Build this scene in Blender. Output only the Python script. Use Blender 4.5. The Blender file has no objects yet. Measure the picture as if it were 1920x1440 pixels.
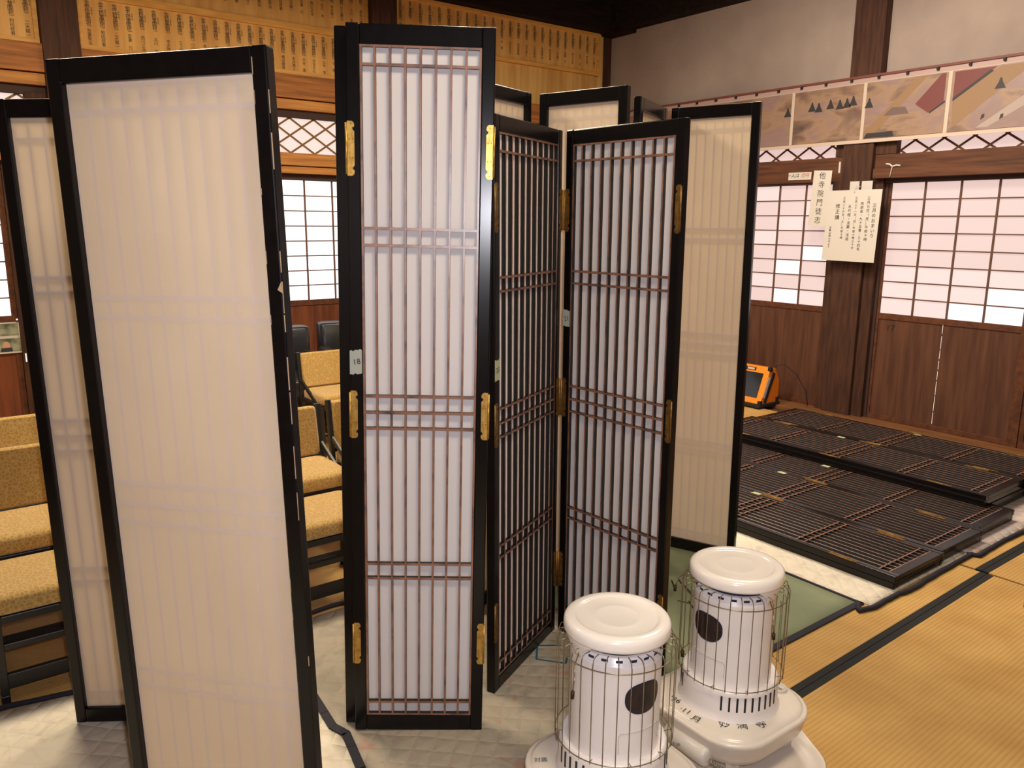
import bpy, bmesh, math, random
from mathutils import Vector, Matrix
random.seed(7)
S = bpy.context.scene
COL = S.collection
PI = math.pi

# ------------------------------------------------------------------ camera
F_PX, YAW, PITCH, ROLL = 1485.96, 0.920735903, 0.200856321, 0.00821786792
cd = bpy.data.cameras.new('camera'); cam = bpy.data.objects.new('camera', cd); COL.objects.link(cam)
f = Vector((math.cos(YAW)*math.cos(PITCH), math.sin(YAW)*math.cos(PITCH), -math.sin(PITCH)))
r = Vector((math.sin(YAW), -math.cos(YAW), 0)); u = r.cross(f)
c_, s_ = math.cos(ROLL), math.sin(ROLL)
R_ = c_*r + s_*u; U_ = -s_*r + c_*u
cam.matrix_world = Matrix(((R_.x, U_.x, -f.x, 0), (R_.y, U_.y, -f.y, 0), (R_.z, U_.z, -f.z, 1.5), (0, 0, 0, 1)))
cd.sensor_width = 36.0; cd.lens = 36.0*F_PX/1920.0; cd.clip_start = 0.05
S.camera = cam

# ------------------------------------------------------------------ world, lights, exposure
w = bpy.data.worlds.new('world'); S.world = w; w.use_nodes = True
w.node_tree.nodes['Background'].inputs[0].default_value = (0.8, 0.85, 1, 1)
w.node_tree.nodes['Background'].inputs[1].default_value = 0.3
S.view_settings.view_transform = 'Standard'; S.view_settings.look = 'None'
S.view_settings.gamma = 1; S.view_settings.exposure = 0.14; S.view_settings.use_curve_mapping = False

def area(name, loc, target, size, energy, color, sy=None, shape='RECTANGLE'):
    l = bpy.data.lights.new(name, 'AREA'); l.shape = shape; l.size = size; l.size_y = sy or size
    l.energy = energy; l.color = color
    o = bpy.data.objects.new(name, l); COL.objects.link(o); o.location = loc
    o.rotation_euler = (Vector(target)-Vector(loc)).to_track_quat('-Z', 'Y').to_euler()
    return o
WARM = (1.0, 0.85, 0.60)
area('ceiling_and_fill_light', (0.6, 3.9, 3.25), (0.6, 3.9, 0), 0.9, 84, WARM, 0.5)
area('ceiling_and_fill_light', (2.9, 3.9, 3.25), (2.9, 3.8, 0), 0.9, 68, WARM, 0.5)
area('ceiling_and_fill_light', (1.0, 0.3, 3.25), (1.3, 0.6, 0), 0.9, 48, WARM, 0.5)
area('ceiling_and_fill_light', (3.9, 2.6, 3.3), (4.9, 2.6, 0.6), 0.9, 85, (1.0, 0.88, 0.74), 0.5)  # fill light added to brighten the right wall plaster
area('camera_flash_light', (0.035, -0.02, 1.56), (0.035+f.x, -0.02+f.y, 1.56+f.z), 0.035, 22, (0.93, 0.92, 1.0), 0.025)

# ------------------------------------------------------------------ helpers
def lin(c):
    return tuple(((x/12.92) if x <= 0.04045 else ((x+0.055)/1.055)**2.4) for x in [v/255 for v in c])

def tag(o, label=None, cat=None, group=None, kind=None):
    if label: o['label'] = label
    if cat: o['category'] = cat
    if group: o['group'] = group
    if kind: o['kind'] = kind
    return o

def empty(name, M=None, label=None, cat=None, group=None, kind=None):
    o = bpy.data.objects.new(name, None); COL.objects.link(o); o.empty_display_size = 0.1
    if M is not None: o.matrix_world = M
    return tag(o, label, cat, group, kind)

def T(x=0, y=0, z=0, rz=0):
    return Matrix.Translation((x, y, z)) @ Matrix.Rotation(rz, 4, 'Z')

def copy_tree(o, parent=None):
    c = o.copy(); COL.objects.link(c)
    if parent is not None:
        c.parent = parent; c.matrix_parent_inverse = Matrix.Identity(4)
    for ch in o.children: copy_tree(ch, c)
    return c

class MB:
    def __init__(self): self.v = []; self.f = []; self.m = []; self.s = []
    def add(self, vs, fs, mi=0, smooth=False):
        b = len(self.v); self.v += [tuple(v) for v in vs]
        for q in fs: self.f.append([b+i for i in q]); self.m.append(mi); self.s.append(smooth)
        return self
    def box(self, x0, x1, y0, y1, z0, z1, mi=0, M=None, fm=None):
        vs = [Vector((x, y, z)) for z in (z0, z1) for y in (y0, y1) for x in (x0, x1)]
        if M is not None: vs = [M @ v for v in vs]
        fs = [(0, 2, 3, 1), (4, 5, 7, 6), (0, 1, 5, 4), (2, 6, 7, 3), (0, 4, 6, 2), (1, 3, 7, 5)]
        # order: bottom, top, front(-y), back(+y), left(-x), right(+x)
        b = len(self.v); self.v += [tuple(v) for v in vs]
        for k, q in enumerate(fs):
            self.f.append([b+i for i in q]); self.m.append(fm[k] if fm else mi); self.s.append(False)
        return self
    def bar(self, p, q, w, h, mi=0, up=(0, 0, 1)):
        p, q = Vector(p), Vector(q); d = (q-p).normalized(); upv = Vector(up)
        x = d.cross(upv)
        if x.length < 1e-4: x = d.cross(Vector((1, 0, 0)))
        x.normalize(); y = x.cross(d)
        M = Matrix((( x.x, d.x, y.x, p.x), (x.y, d.y, y.y, p.y), (x.z, d.z, y.z, p.z), (0, 0, 0, 1)))
        return self.box(-w/2, w/2, 0, (q-p).length, -h/2, h/2, mi, M)
    def tube(self, pts, rad, n=8, mi=0, closed=False, cap=True):
        pts = [Vector(p) for p in pts]; N = len(pts); rings = []
        prev = None
        for i, p in enumerate(pts):
            if closed: d = pts[(i+1) % N]-pts[i-1]
            else: d = pts[min(i+1, N-1)]-pts[max(i-1, 0)]
            d.normalize()
            a = prev if prev is not None else (Vector((0, 0, 1)) if abs(d.z) < 0.9 else Vector((1, 0, 0)))
            x = (a - d*a.dot(d)).normalized(); y = d.cross(x); prev = x
            rr = rad[i] if isinstance(rad, (list, tuple)) else rad
            rings.append([p + x*rr*math.cos(2*PI*k/n) + y*rr*math.sin(2*PI*k/n) for k in range(n)])
        vs = [v for rg in rings for v in rg]; fs = []
        for i in range(N if closed else N-1):
            j = (i+1) % N
            for k in range(n): fs.append((i*n+k, i*n+(k+1) % n, j*n+(k+1) % n, j*n+k))
        if cap and not closed:
            fs.append(tuple(range(n))[::-1]); fs.append(tuple((N-1)*n+k for k in range(n)))
        return self.add(vs, fs, mi, True)
    def lathe(self, prof, n=64, mi=0, c=(0, 0), smooth=True, mis=None):
        vs = []
        for (rr, z) in prof:
            for k in range(n):
                a = 2*PI*k/n; vs.append((c[0]+rr*math.cos(a), c[1]+rr*math.sin(a), z))
        b = len(self.v); self.v += vs
        for i in range(len(prof)-1):
            for k in range(n):
                self.f.append([b+i*n+k, b+i*n+(k+1) % n, b+(i+1)*n+(k+1) % n, b+(i+1)*n+k])
                self.m.append(mis[i] if mis else mi); self.s.append(smooth)
        return self
    def prism(self, poly, z0, z1, mi=0, M=None, smooth=False):
        n = len(poly); vs = [Vector((p[0], p[1], z)) for z in (z0, z1) for p in poly]
        if M is not None: vs = [M @ v for v in vs]
        fs = [tuple(range(n))[::-1], tuple(range(n, 2*n))]
        self.add(vs, fs, mi, False)
        b = len(self.v)-2*n
        for k in range(n):
            self.f.append([b+k, b+(k+1) % n, b+n+(k+1) % n, b+n+k]); self.m.append(mi); self.s.append(smooth)
        return self
    def build(self, name, mats, parent=None, M=None, bevel=0, seg=2, fix=True, **kw):
        me = bpy.data.meshes.new(name)
        me.from_pydata(self.v, [], self.f)
        if not isinstance(mats, (list, tuple)): mats = [mats]
        for m in mats: me.materials.append(m)
        me.polygons.foreach_set('material_index', self.m)
        me.polygons.foreach_set('use_smooth', self.s)
        if fix:
            bm = bmesh.new(); bm.from_mesh(me); bmesh.ops.recalc_face_normals(bm, faces=bm.faces); bm.to_mesh(me); bm.free()
        me.update()
        o = bpy.data.objects.new(name, me); COL.objects.link(o)
        if parent is not None: o.parent = parent
        if M is not None:
            o.matrix_local = M
        if bevel:
            b = o.modifiers.new('bevel', 'BEVEL'); b.width = bevel; b.segments = seg; b.limit_method = 'ANGLE'; b.angle_limit = 0.6
        return tag(o, **kw)

def frame_M(o, x, y, z):
    return Matrix(((x[0], y[0], z[0], o[0]), (x[1], y[1], z[1], o[1]), (x[2], y[2], z[2], o[2]), (0, 0, 0, 1)))

# ------------------------------------------------------------------ materials
def newmat(name):
    m = bpy.data.materials.new(name); m.use_nodes = True
    nt = m.node_tree; return m, nt, nt.nodes['Principled BSDF']

def mat(name, c, rough=0.6, c2=None, scale=(1, 1, 1), nscale=5, detail=6, bump=0, bscale=None, metal=0, spec=0.5, coat=0, coords='Object', lo=0.35, hi=0.65, bstretch=None):
    m, nt, b = newmat(name); N = nt.nodes; L = nt.links
    b.inputs['Roughness'].default_value = rough; b.inputs['Metallic'].default_value = metal
    b.inputs['Specular IOR Level'].default_value = spec
    b.inputs['Coat Weight'].default_value = coat; b.inputs['Coat Roughness'].default_value = 0.08
    c = lin(c)
    b.inputs['Base Color'].default_value = (*c, 1)
    tc = N.new('ShaderNodeTexCoord')
    if c2:
        mp = N.new('ShaderNodeMapping'); mp.inputs['Scale'].default_value = scale
        no = N.new('ShaderNodeTexNoise'); no.inputs['Scale'].default_value = nscale; no.inputs['Detail'].default_value = detail
        cr = N.new('ShaderNodeValToRGB'); cr.color_ramp.elements[0].position = lo; cr.color_ramp.elements[1].position = hi
        cr.color_ramp.elements[0].color = (*c, 1); cr.color_ramp.elements[1].color = (*lin(c2), 1)
        L.new(tc.outputs[coords], mp.inputs[0]); L.new(mp.outputs[0], no.inputs['Vector'])
        L.new(no.outputs['Fac'], cr.inputs[0]); L.new(cr.outputs[0], b.inputs['Base Color'])
    if bump:
        n2 = N.new('ShaderNodeTexNoise'); n2.inputs['Scale'].default_value = bscale or nscale; n2.inputs['Detail'].default_value = 4
        mp2 = N.new('ShaderNodeMapping'); mp2.inputs['Scale'].default_value = bstretch or scale
        L.new(tc.outputs[coords], mp2.inputs[0]); L.new(mp2.outputs[0], n2.inputs['Vector'])
        bp = N.new('ShaderNodeBump'); bp.inputs['Strength'].default_value = bump; bp.inputs['Distance'].default_value = 0.01
        L.new(n2.outputs['Fac'], bp.inputs['Height']); L.new(bp.outputs[0], b.inputs['Normal'])
    return m

def emis(name, c, st):
    m, nt, b = newmat(name)
    b.inputs['Base Color'].default_value = (0.16, 0.155, 0.16, 1)
    b.inputs['Emission Color'].default_value = (*lin(c), 1); b.inputs['Emission Strength'].default_value = st
    b.inputs['Roughness'].default_value = 0.9; b.inputs['Specular IOR Level'].default_value = 0.1
    return m

def paper(name, c, c2, trans=0.3):
    m, nt, b = newmat(name); N = nt.nodes; L = nt.links
    tc = N.new('ShaderNodeTexCoord'); no = N.new('ShaderNodeTexNoise'); no.inputs['Scale'].default_value = 3; no.inputs['Detail'].default_value = 8
    cr = N.new('ShaderNodeValToRGB'); cr.color_ramp.elements[0].position = 0.3; cr.color_ramp.elements[1].position = 0.7
    cr.color_ramp.elements[0].color = (*lin(c), 1); cr.color_ramp.elements[1].color = (*lin(c2), 1)
    L.new(tc.outputs['Object'], no.inputs['Vector']); L.new(no.outputs['Fac'], cr.inputs[0]); L.new(cr.outputs[0], b.inputs['Base Color'])
    b.inputs['Roughness'].default_value = 0.85; b.inputs['Specular IOR Level'].default_value = 0.15
    tr = N.new('ShaderNodeBsdfTranslucent'); L.new(cr.outputs[0], tr.inputs[0])
    mx = N.new('ShaderNodeMixShader'); mx.inputs[0].default_value = trans
    L.new(b.outputs[0], mx.inputs[1]); L.new(tr.outputs[0], mx.inputs[2]); L.new(mx.outputs[0], nt.nodes['Material Output'].inputs[0])
    return m

M_lacq = mat('black_lacquer', (12, 10, 11), 0.24, (17, 14, 15), nscale=30, spec=0.3)
M_lacq_edge = mat('black_lacquer_side', (18, 16, 17), 0.38)
M_rib_side = mat('rib_black_side', (16, 13, 13), 0.4)
M_rib_face = mat('rib_worn_brown_face', (138, 94, 72), 0.36, (66, 44, 40), nscale=22, scale=(1, 1, 1), lo=0.45, hi=0.72, spec=1.0)
M_paper = paper('white_screen_paper', (226, 219, 220), (218, 211, 213), 0.12)
M_paper_back = paper('aged_screen_paper', (232, 208, 180), (222, 198, 170), 0.13)
M_paper_glue = paper('aged_paper_glued_to_ribs', (224, 202, 184), (216, 194, 178), 0.05)
M_brass = mat('aged_brass', (214, 172, 92), 0.38, (176, 132, 60), nscale=60, metal=0.75)
M_brass_dark = mat('tarnished_brass', (150, 112, 55), 0.45, (110, 80, 40), nscale=60, metal=0.7)
M_screw = mat('screw', (60, 40, 20), 0.5, metal=0.5)
M_tape = mat('masking_tape', (176, 176, 138), 0.7, (160, 162, 120), nscale=40)
M_tape2 = mat('grey_masking_tape', (160, 164, 158), 0.7)
M_ink = mat('black_ink', (24, 22, 30), 0.7)
M_redink = mat('red_ink', (190, 70, 80), 0.7)
M_blueink = mat('blue_ink', (40, 90, 120), 0.7)
M_plaster = mat('grey_brown_plaster', (172, 154, 142), 0.9, (154, 136, 126), nscale=1.6, detail=8, bump=0.15, bscale=60, spec=0.1)
M_dkwood = mat('dark_post_wood', (80, 50, 35), 0.7, (56, 35, 27), scale=(6, 6, 0.6), nscale=6, spec=0.25)
M_beam_y = mat('brown_beam_wood', (104, 64, 42), 0.65, (76, 46, 32), scale=(6, 0.6, 8), nscale=5, spec=0.25)
M_beam_x = mat('orange_brown_beam_wood', (176, 112, 56), 0.6, (128, 78, 42), scale=(0.6, 6, 9), nscale=4, spec=0.25)
M_beam_x2 = mat('light_beam_strip_wood', (196, 136, 70), 0.6, (160, 104, 54), scale=(0.6, 6, 12), nscale=4, spec=0.25)
M_groove_wood = mat('dark_groove_wood', (58, 36, 30), 0.8)  # darker wood of the recessed strips along beams and posts
M_wains = mat('brown_wainscot_wood', (100, 64, 46), 0.6, (78, 48, 36), scale=(9, 9, 0.7), nscale=3, spec=0.25)
M_wains_x = mat('reddish_wainscot_wood', (122, 66, 38), 0.6, (92, 48, 30), scale=(9, 9, 0.7), nscale=3, spec=0.25)
M_frame_w = mat('shoji_frame_wood', (104, 62, 40), 0.6, (80, 48, 34), scale=(5, 5, 5), nscale=5, spec=0.2)
M_muntin = mat('shoji_muntin_wood', (96, 62, 44), 0.7)
M_lattice_x = mat('light_lattice_wood', (122, 88, 46), 0.7)
M_ceil = mat('dark_ceiling_wood', (40, 28, 24), 0.8, (26, 18, 16), scale=(1, 6, 6), nscale=4, spec=0.15)
M_board = mat('light_cedar_board', (226, 172, 98), 0.55, (206, 148, 78), scale=(5, 5, 0.6), nscale=3, spec=0.25)
M_board_fr = mat('cedar_board_frame', (226, 168, 86), 0.5, (206, 146, 70), scale=(1, 5, 8), nscale=4, spec=0.25)
M_board_fr2 = mat('reddish_cedar_moulding', (186, 118, 58), 0.5, (160, 98, 48), scale=(1, 5, 8), nscale=4, spec=0.25)
M_plank = mat('pale_cedar_planks', (214, 170, 100), 0.55, (190, 140, 76), scale=(7, 7, 0.5), nscale=2.2, spec=0.25)
M_win_back = emis('bright_window_paper', (255, 250, 250), 1.5)
M_win_backtop = emis('transom_window_paper', (252, 226, 216), 0.82)
M_win_r = [emis('pink_white_window_paper', (250, 216, 208), 0.72), emis('pale_window_paper', (250, 222, 216), 0.80), emis('patched_window_paper', (255, 246, 246), 0.98)]
M_slit = emis('daylight_slit', (255, 240, 225), 0.9)
M_white_en = mat('white_enamel', (244, 234, 226), 0.18, spec=0.5, coat=0.4)
M_white_en2 = mat('white_enamel_body', (238, 230, 228), 0.3, spec=0.5)
M_tank = mat('cream_enamel_tank', (230, 218, 206), 0.3, (222, 210, 198), nscale=4, spec=0.5, coat=0.2)
M_dark = mat('dark_opening', (22, 22, 30), 0.6)
M_darkblue = mat('dark_blue_steel', (40, 48, 80), 0.35, metal=0.4)
M_mica = mat('smoky_mica_window', (52, 34, 34), 0.18, (30, 22, 24), nscale=30)
M_wire = mat('guard_wire', (150, 138, 120), 0.3, metal=0.8)
M_plastic = mat('white_plastic', (206, 198, 190), 0.35)
M_hem = mat('navy_hem', (30, 27, 40), 0.8)
M_heri = mat('black_tatami_edging', (30, 28, 26), 0.85, (22, 20, 20), nscale=200)
M_green = mat('grey_green_mat', (138, 144, 112), 0.85, (122, 130, 102), nscale=3, detail=8, bump=0.1, bscale=200)
M_chair_fr = mat('chair_black_frame', (26, 24, 24), 0.4)
M_leather = mat('black_leather', (34, 34, 38), 0.3, bump=0.15, bscale=14)
M_yellow = mat('orange_yellow_plastic', (235, 140, 20), 0.4)
M_yellow2 = mat('orange_plastic_side', (220, 116, 22), 0.5)
M_glass_dk = mat('dark_glass', (20, 22, 22), 0.12)
M_white_p = mat('notice_paper', (206, 198, 188), 0.8)
M_banner = mat('banner_margin_paper', (170, 142, 134), 0.6)
M_banner2 = mat('banner_pale_border', (196, 176, 158), 0.6)
M_red = mat('red_cloth', (150, 24, 24), 0.8)
M_rod = mat('batten_red_brown', (110, 58, 48), 0.6)

def tatami_mat():
    m, nt, b = newmat('tatami_weave'); N = nt.nodes; L = nt.links
    tc = N.new('ShaderNodeTexCoord')
    wv = N.new('ShaderNodeTexWave'); wv.wave_type = 'BANDS'; wv.bands_direction = 'Y'; wv.inputs['Scale'].default_value = 21.0; wv.inputs['Distortion'].default_value = 0.6; wv.inputs['Detail'].default_value = 2
    w2 = N.new('ShaderNodeTexWave'); w2.wave_type = 'BANDS'; w2.bands_direction = 'X'; w2.inputs['Scale'].default_value = 60.0; w2.inputs['Distortion'].default_value = 1.0
    no = N.new('ShaderNodeTexNoise'); no.inputs['Scale'].default_value = 4; no.inputs['Detail'].default_value = 10
    for n in (wv, w2, no): L.new(tc.outputs['Object'], n.inputs['Vector'])
    cr = N.new('ShaderNodeValToRGB'); cr.color_ramp.elements[0].color = (*lin((186, 142, 78)), 1); cr.color_ramp.elements[1].color = (*lin((208, 166, 98)), 1)
    cr.color_ramp.elements[0].position = 0.3; cr.color_ramp.elements[1].position = 0.7
    mx = N.new('ShaderNodeMix'); mx.data_type = 'RGBA'; mx.blend_type = 'MULTIPLY'
    L.new(no.outputs['Fac'], cr.inputs[0]); L.new(cr.outputs[0], mx.inputs['A'])
    c2 = N.new('ShaderNodeValToRGB'); c2.color_ramp.elements[0].color = (0.82, 0.77, 0.72, 1); c2.color_ramp.elements[1].color = (1, 1, 1, 1); c2.color_ramp.elements[1].position = 0.45
    L.new(wv.outputs['Fac'], c2.inputs[0]); L.new(c2.outputs[0], mx.inputs['B']); mx.inputs['Factor'].default_value = 0.8
    L.new(mx.outputs['Result'], b.inputs['Base Color'])
    ad = N.new('ShaderNodeMath'); ad.operation = 'ADD'; ml = N.new('ShaderNodeMath'); ml.operation = 'MULTIPLY'; ml.inputs[1].default_value = 0.3
    L.new(w2.outputs['Fac'], ml.inputs[0]); L.new(wv.outputs['Fac'], ad.inputs[0]); L.new(ml.outputs[0], ad.inputs[1])
    bp = N.new('ShaderNodeBump'); bp.inputs['Strength'].default_value = 0.35; bp.inputs['Distance'].default_value = 0.002
    L.new(ad.outputs[0], bp.inputs['Height']); L.new(bp.outputs[0], b.inputs['Normal'])
    b.inputs['Roughness'].default_value = 0.7; b.inputs['Specular IOR Level'].default_value = 0.3
    return m
M_tatami = tatami_mat()

def quilt(name, c, c2, c3, amt):
    m, nt, b = newmat(name); N = nt.nodes; L = nt.links
    tc = N.new('ShaderNodeTexCoord')
    mp = N.new('ShaderNodeMapping'); mp.inputs['Rotation'].default_value = (0, 0, 0.75)
    L.new(tc.outputs['Object'], mp.inputs[0])
    hs = []
    for d in ('X', 'Y'):
        wv = N.new('ShaderNodeTexWave'); wv.bands_direction = d; wv.inputs['Scale'].default_value = 5.2; wv.inputs['Distortion'].default_value = 1.2; wv.inputs['Detail'].default_value = 1; wv.inputs['Detail Scale'].default_value = 1.5
        L.new(mp.outputs[0], wv.inputs['Vector'])
        p = N.new('ShaderNodeMath'); p.operation = 'POWER'; p.inputs[1].default_value = 0.35; L.new(wv.outputs['Fac'], p.inputs[0]); hs.append(p)
    mn = N.new('ShaderNodeMath'); mn.operation = 'MINIMUM'; L.new(hs[0].outputs[0], mn.inputs[0]); L.new(hs[1].outputs[0], mn.inputs[1])
    nz = N.new('ShaderNodeTexNoise'); nz.inputs['Scale'].default_value = 18; nz.inputs['Detail'].default_value = 5; L.new(tc.outputs['Object'], nz.inputs['Vector'])
    ad = N.new('ShaderNodeMath'); ad.operation = 'ADD'; L.new(mn.outputs[0], ad.inputs[0])
    sc = N.new('ShaderNodeMath'); sc.operation = 'MULTIPLY'; sc.inputs[1].default_value = 0.9; L.new(nz.outputs['Fac'], sc.inputs[0]); L.new(sc.outputs[0], ad.inputs[1])
    bp = N.new('ShaderNodeBump'); bp.inputs['Strength'].default_value = 0.4; bp.inputs['Distance'].default_value = 0.010
    L.new(ad.outputs[0], bp.inputs['Height']); L.new(bp.outputs[0], b.inputs['Normal'])
    n1 = N.new('ShaderNodeTexNoise'); n1.inputs['Scale'].default_value = 9; n1.inputs['Detail'].default_value = 3; n1.inputs['Distortion'].default_value = 1.5; L.new(tc.outputs['Object'], n1.inputs['Vector'])
    cr = N.new('ShaderNodeValToRGB'); e = cr.color_ramp.elements
    e[0].position = 0.30; e[0].color = (*lin(c2), 1); e[1].position = 0.5; e[1].color = (*lin(c), 1)
    e2 = cr.color_ramp.elements.new(amt); e2.color = (*lin(c), 1); e3 = cr.color_ramp.elements.new(min(amt+0.09, 0.99)); e3.color = (*lin(c3), 1)
    L.new(n1.outputs['Fac'], cr.inputs[0]); L.new(cr.outputs[0], b.inputs['Base Color'])
    b.inputs['Roughness'].default_value = 0.75; b.inputs['Specular IOR Level'].default_value = 0.25
    return m
M_quilt = quilt('cream_quilt', (224, 212, 194), (208, 196, 178), (222, 184, 172), 0.66)
M_quilt_g = quilt('grey_floral_quilt', (166, 154, 138), (150, 142, 128), (170, 136, 124), 0.60)
M_quilt_p = quilt('pinkish_quilt', (206, 188, 178), (196, 184, 176), (210, 158, 156), 0.6)

def fabric():
    m, nt, b = newmat('beige_patterned_fabric'); N = nt.nodes; L = nt.links
    tc = N.new('ShaderNodeTexCoord'); v = N.new('ShaderNodeTexVoronoi'); v.feature = 'DISTANCE_TO_EDGE'; v.inputs['Scale'].default_value = 72
    L.new(tc.outputs['Object'], v.inputs['Vector'])
    cr = N.new('ShaderNodeValToRGB'); e = cr.color_ramp.elements
    e[0].position = 0.02; e[0].color = (*lin((190, 158, 96)), 1); e[1].position = 0.16; e[1].color = (*lin((168, 130, 70)), 1)
    L.new(v.outputs['Distance'], cr.inputs[0]); L.new(cr.outputs[0], b.inputs['Base Color'])
    b.inputs['Roughness'].default_value = 0.8; b.inputs['Specular IOR Level'].default_value = 0.2
    b.inputs['Sheen Weight'].default_value = 0.3
    return m
M_fabric = fabric()

def scroll(name, seed):
    m, nt, b = newmat(name); N = nt.nodes; L = nt.links
    tc = N.new('ShaderNodeTexCoord'); mp = N.new('ShaderNodeMapping'); mp.inputs['Location'].default_value = (seed*3.1, seed*1.7, seed)
    mp.inputs['Rotation'].default_value = (0.6, 0, 0); mp.inputs['Scale'].default_value = (1, 1.0, 2.2)
    no = N.new('ShaderNodeTexNoise'); no.inputs['Scale'].default_value = 3.2; no.inputs['Detail'].default_value = 7; no.inputs['Distortion'].default_value = 0.5
    L.new(tc.outputs['Object'], mp.inputs[0]); L.new(mp.outputs[0], no.inputs['Vector'])
    cr = N.new('ShaderNodeValToRGB'); e = cr.color_ramp.elements
    e[0].position = 0.25; e[0].color = (*lin((72, 58, 56)), 1); e[1].position = 0.75; e[1].color = (*lin((146, 118, 112)), 1)
    for p, c in ((0.38, (118, 92, 78)), (0.48, (150, 120, 96)), (0.58, (136, 110, 104))):
        q = e.new(p); q.color = (*lin(c), 1)
    L.new(no.outputs['Fac'], cr.inputs[0]); L.new(cr.outputs[0], b.inputs['Base Color'])
    b.inputs['Roughness'].default_value = 0.45
    return m

# ------------------------------------------------------------------ text
def text_geo(body, size, space_line=1.0, space_char=1.0, align='CENTER'):
    c = bpy.data.curves.new('t', 'FONT'); c.body = body; c.size = size; c.align_x = align; c.align_y = 'TOP'
    c.space_line = space_line; c.space_character = space_char; c.resolution_u = 2
    o = bpy.data.objects.new('t', c); COL.objects.link(o)
    dg = bpy.context.evaluated_depsgraph_get(); dg.update()
    me = bpy.data.meshes.new_from_object(o.evaluated_get(dg))
    vs = [v.co.copy() for v in me.vertices]; fs = [tuple(p.vertices) for p in me.polygons]
    bpy.data.objects.remove(o); bpy.data.curves.remove(c); bpy.data.meshes.remove(me)
    return vs, fs
def put_text(mb, body, size, M, mi=0, **k):
    vs, fs = text_geo(body, size, **k)
    mb.add([M @ v for v in vs], fs, mi)
def MR(y, z, x):      # text frame on the right wall: right of text = -Y
    return frame_M((x, y, z), (0, -1, 0), (0, 0, 1), (-1, 0, 0))
def MBk(x, z, y):     # text frame on the back wall
    return frame_M((x, y, z), (1, 0, 0), (0, 0, 1), (0, -1, 0))
def vert(s): return '\n'.join(s)

# ================================================================== SETTING
XW, YW = 5.945, 6.2
MB().box(-3.2, 6.2, -3.2, 6.5, -0.16, -0.045).build('floor', M_wains, kind='structure')
MB().box(-3.2, 6.2, -3.2, 6.5, 3.75, 3.85).build('ceiling', M_ceil, kind='structure')
MB().box(5.97, 6.12, -3.2, 6.4, -0.1, 3.8).build('wall_right', M_plaster, kind='structure')
MB().box(-3.2, 5.97, 6.25, 6.4, -0.1, 3.8).build('wall_back', M_plank, kind='structure')
MB().box(-3.2, -3.05, -3.2, 6.25, -0.1, 3.8).build('wall_left', M_plaster, kind='structure')
MB().box(-3.05, 5.97, -3.2, -3.05, -0.1, 3.8).build('wall_front', M_plaster, kind='structure')
tn = [0]
def trim(M, *boxes, bevel=0.003):
    tn[0] += 1; mb = MB()
    for b in boxes: mb.box(*b)
    return mb.build('trim_%d' % tn[0], M, kind='structure', bevel=bevel)
# plaster fields on the right wall
tn[0] += 1
MB().box(5.945, 5.975, 3.512, 6.225, 2.585, 3.36).build('trim_%d' % tn[0], M_plaster, kind='structure')
tn[0] += 1
MB().box(5.945, 5.975, -3.0, 3.279, 2.585, 3.8).build('trim_%d' % tn[0], M_plaster, kind='structure')
# roof beam along the top of each wall, ceiling joists
trim(M_ceil, (5.80, 5.97, 3.5, 6.25, 3.355, 3.76))
trim(M_ceil, (5.80, 5.97, 5.86, 6.25, 3.325, 3.36))
trim(M_ceil, (-3.05, 5.95, 6.08, 6.25, 3.345, 3.76))
for k in range(6):
    trim(M_ceil, (-3.0, 5.9, 0.2+k*1.05, 0.32+k*1.05, 3.62, 3.755))
# right wall posts
trim(M_dkwood, (5.86, 5.99, 3.275, 3.515, -0.01, 3.7))
trim(M_dkwood, (5.893, 5.985, 3.19, 3.275, -0.01, 1.899))
trim(M_dkwood, (5.893, 5.985, 3.515, 3.60, -0.01, 1.834))
trim(M_groove_wood, (5.93, 5.985, 3.165, 3.19, 0.0, 1.85))
trim(M_dkwood, (5.83, 5.98, 6.215, 6.33, -0.01, 3.4), (5.83, 5.945, 6.20, 6.30, -0.01, 3.4))
# right wall beams: lintel, nageshi, transom rails
trim(M_beam_y, (5.90, 5.985, 3.515, 6.2, 1.835, 2.02))
trim(M_beam_y, (5.90, 5.985, -3.0, 3.275, 1.90, 2.02))
trim(M_beam_y, (5.84, 5.99, -3.0, 3.25, 1.845, 1.915))
trim(M_groove_wood, (5.915, 5.985, -3.0, 3.19, 1.813, 1.846), (5.915, 5.985, 3.60, 6.2, 1.82, 1.84))
trim(M_beam_y, (5.91, 5.985, 3.515, 6.2, 2.33, 2.585), (5.91, 5.985, -3.0, 3.275, 2.33, 2.585))
# sill strip on the floor at the right wall
trim(mat('sill_strip_wood', (132, 88, 52), 0.55, (108, 70, 42), scale=(6, 0.6, 6), nscale=4, spec=0.3), (5.72, 5.97, -3.0, 6.1, -0.02, 0.012))
trim(M_frame_w, (5.93, 5.985, 2.083, 2.119, 0.0, 1.83))
trim(M_frame_w, (5.93, 5.985, 4.642, 4.667, 0.0, 1.83))
trim(M_slit, (0.574, 0.582, 6.165, 6.1685, 0.555, 0.612), (0.545, 0.556, 6.165, 6.1685, 0.838, 0.848), bevel=0)
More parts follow.
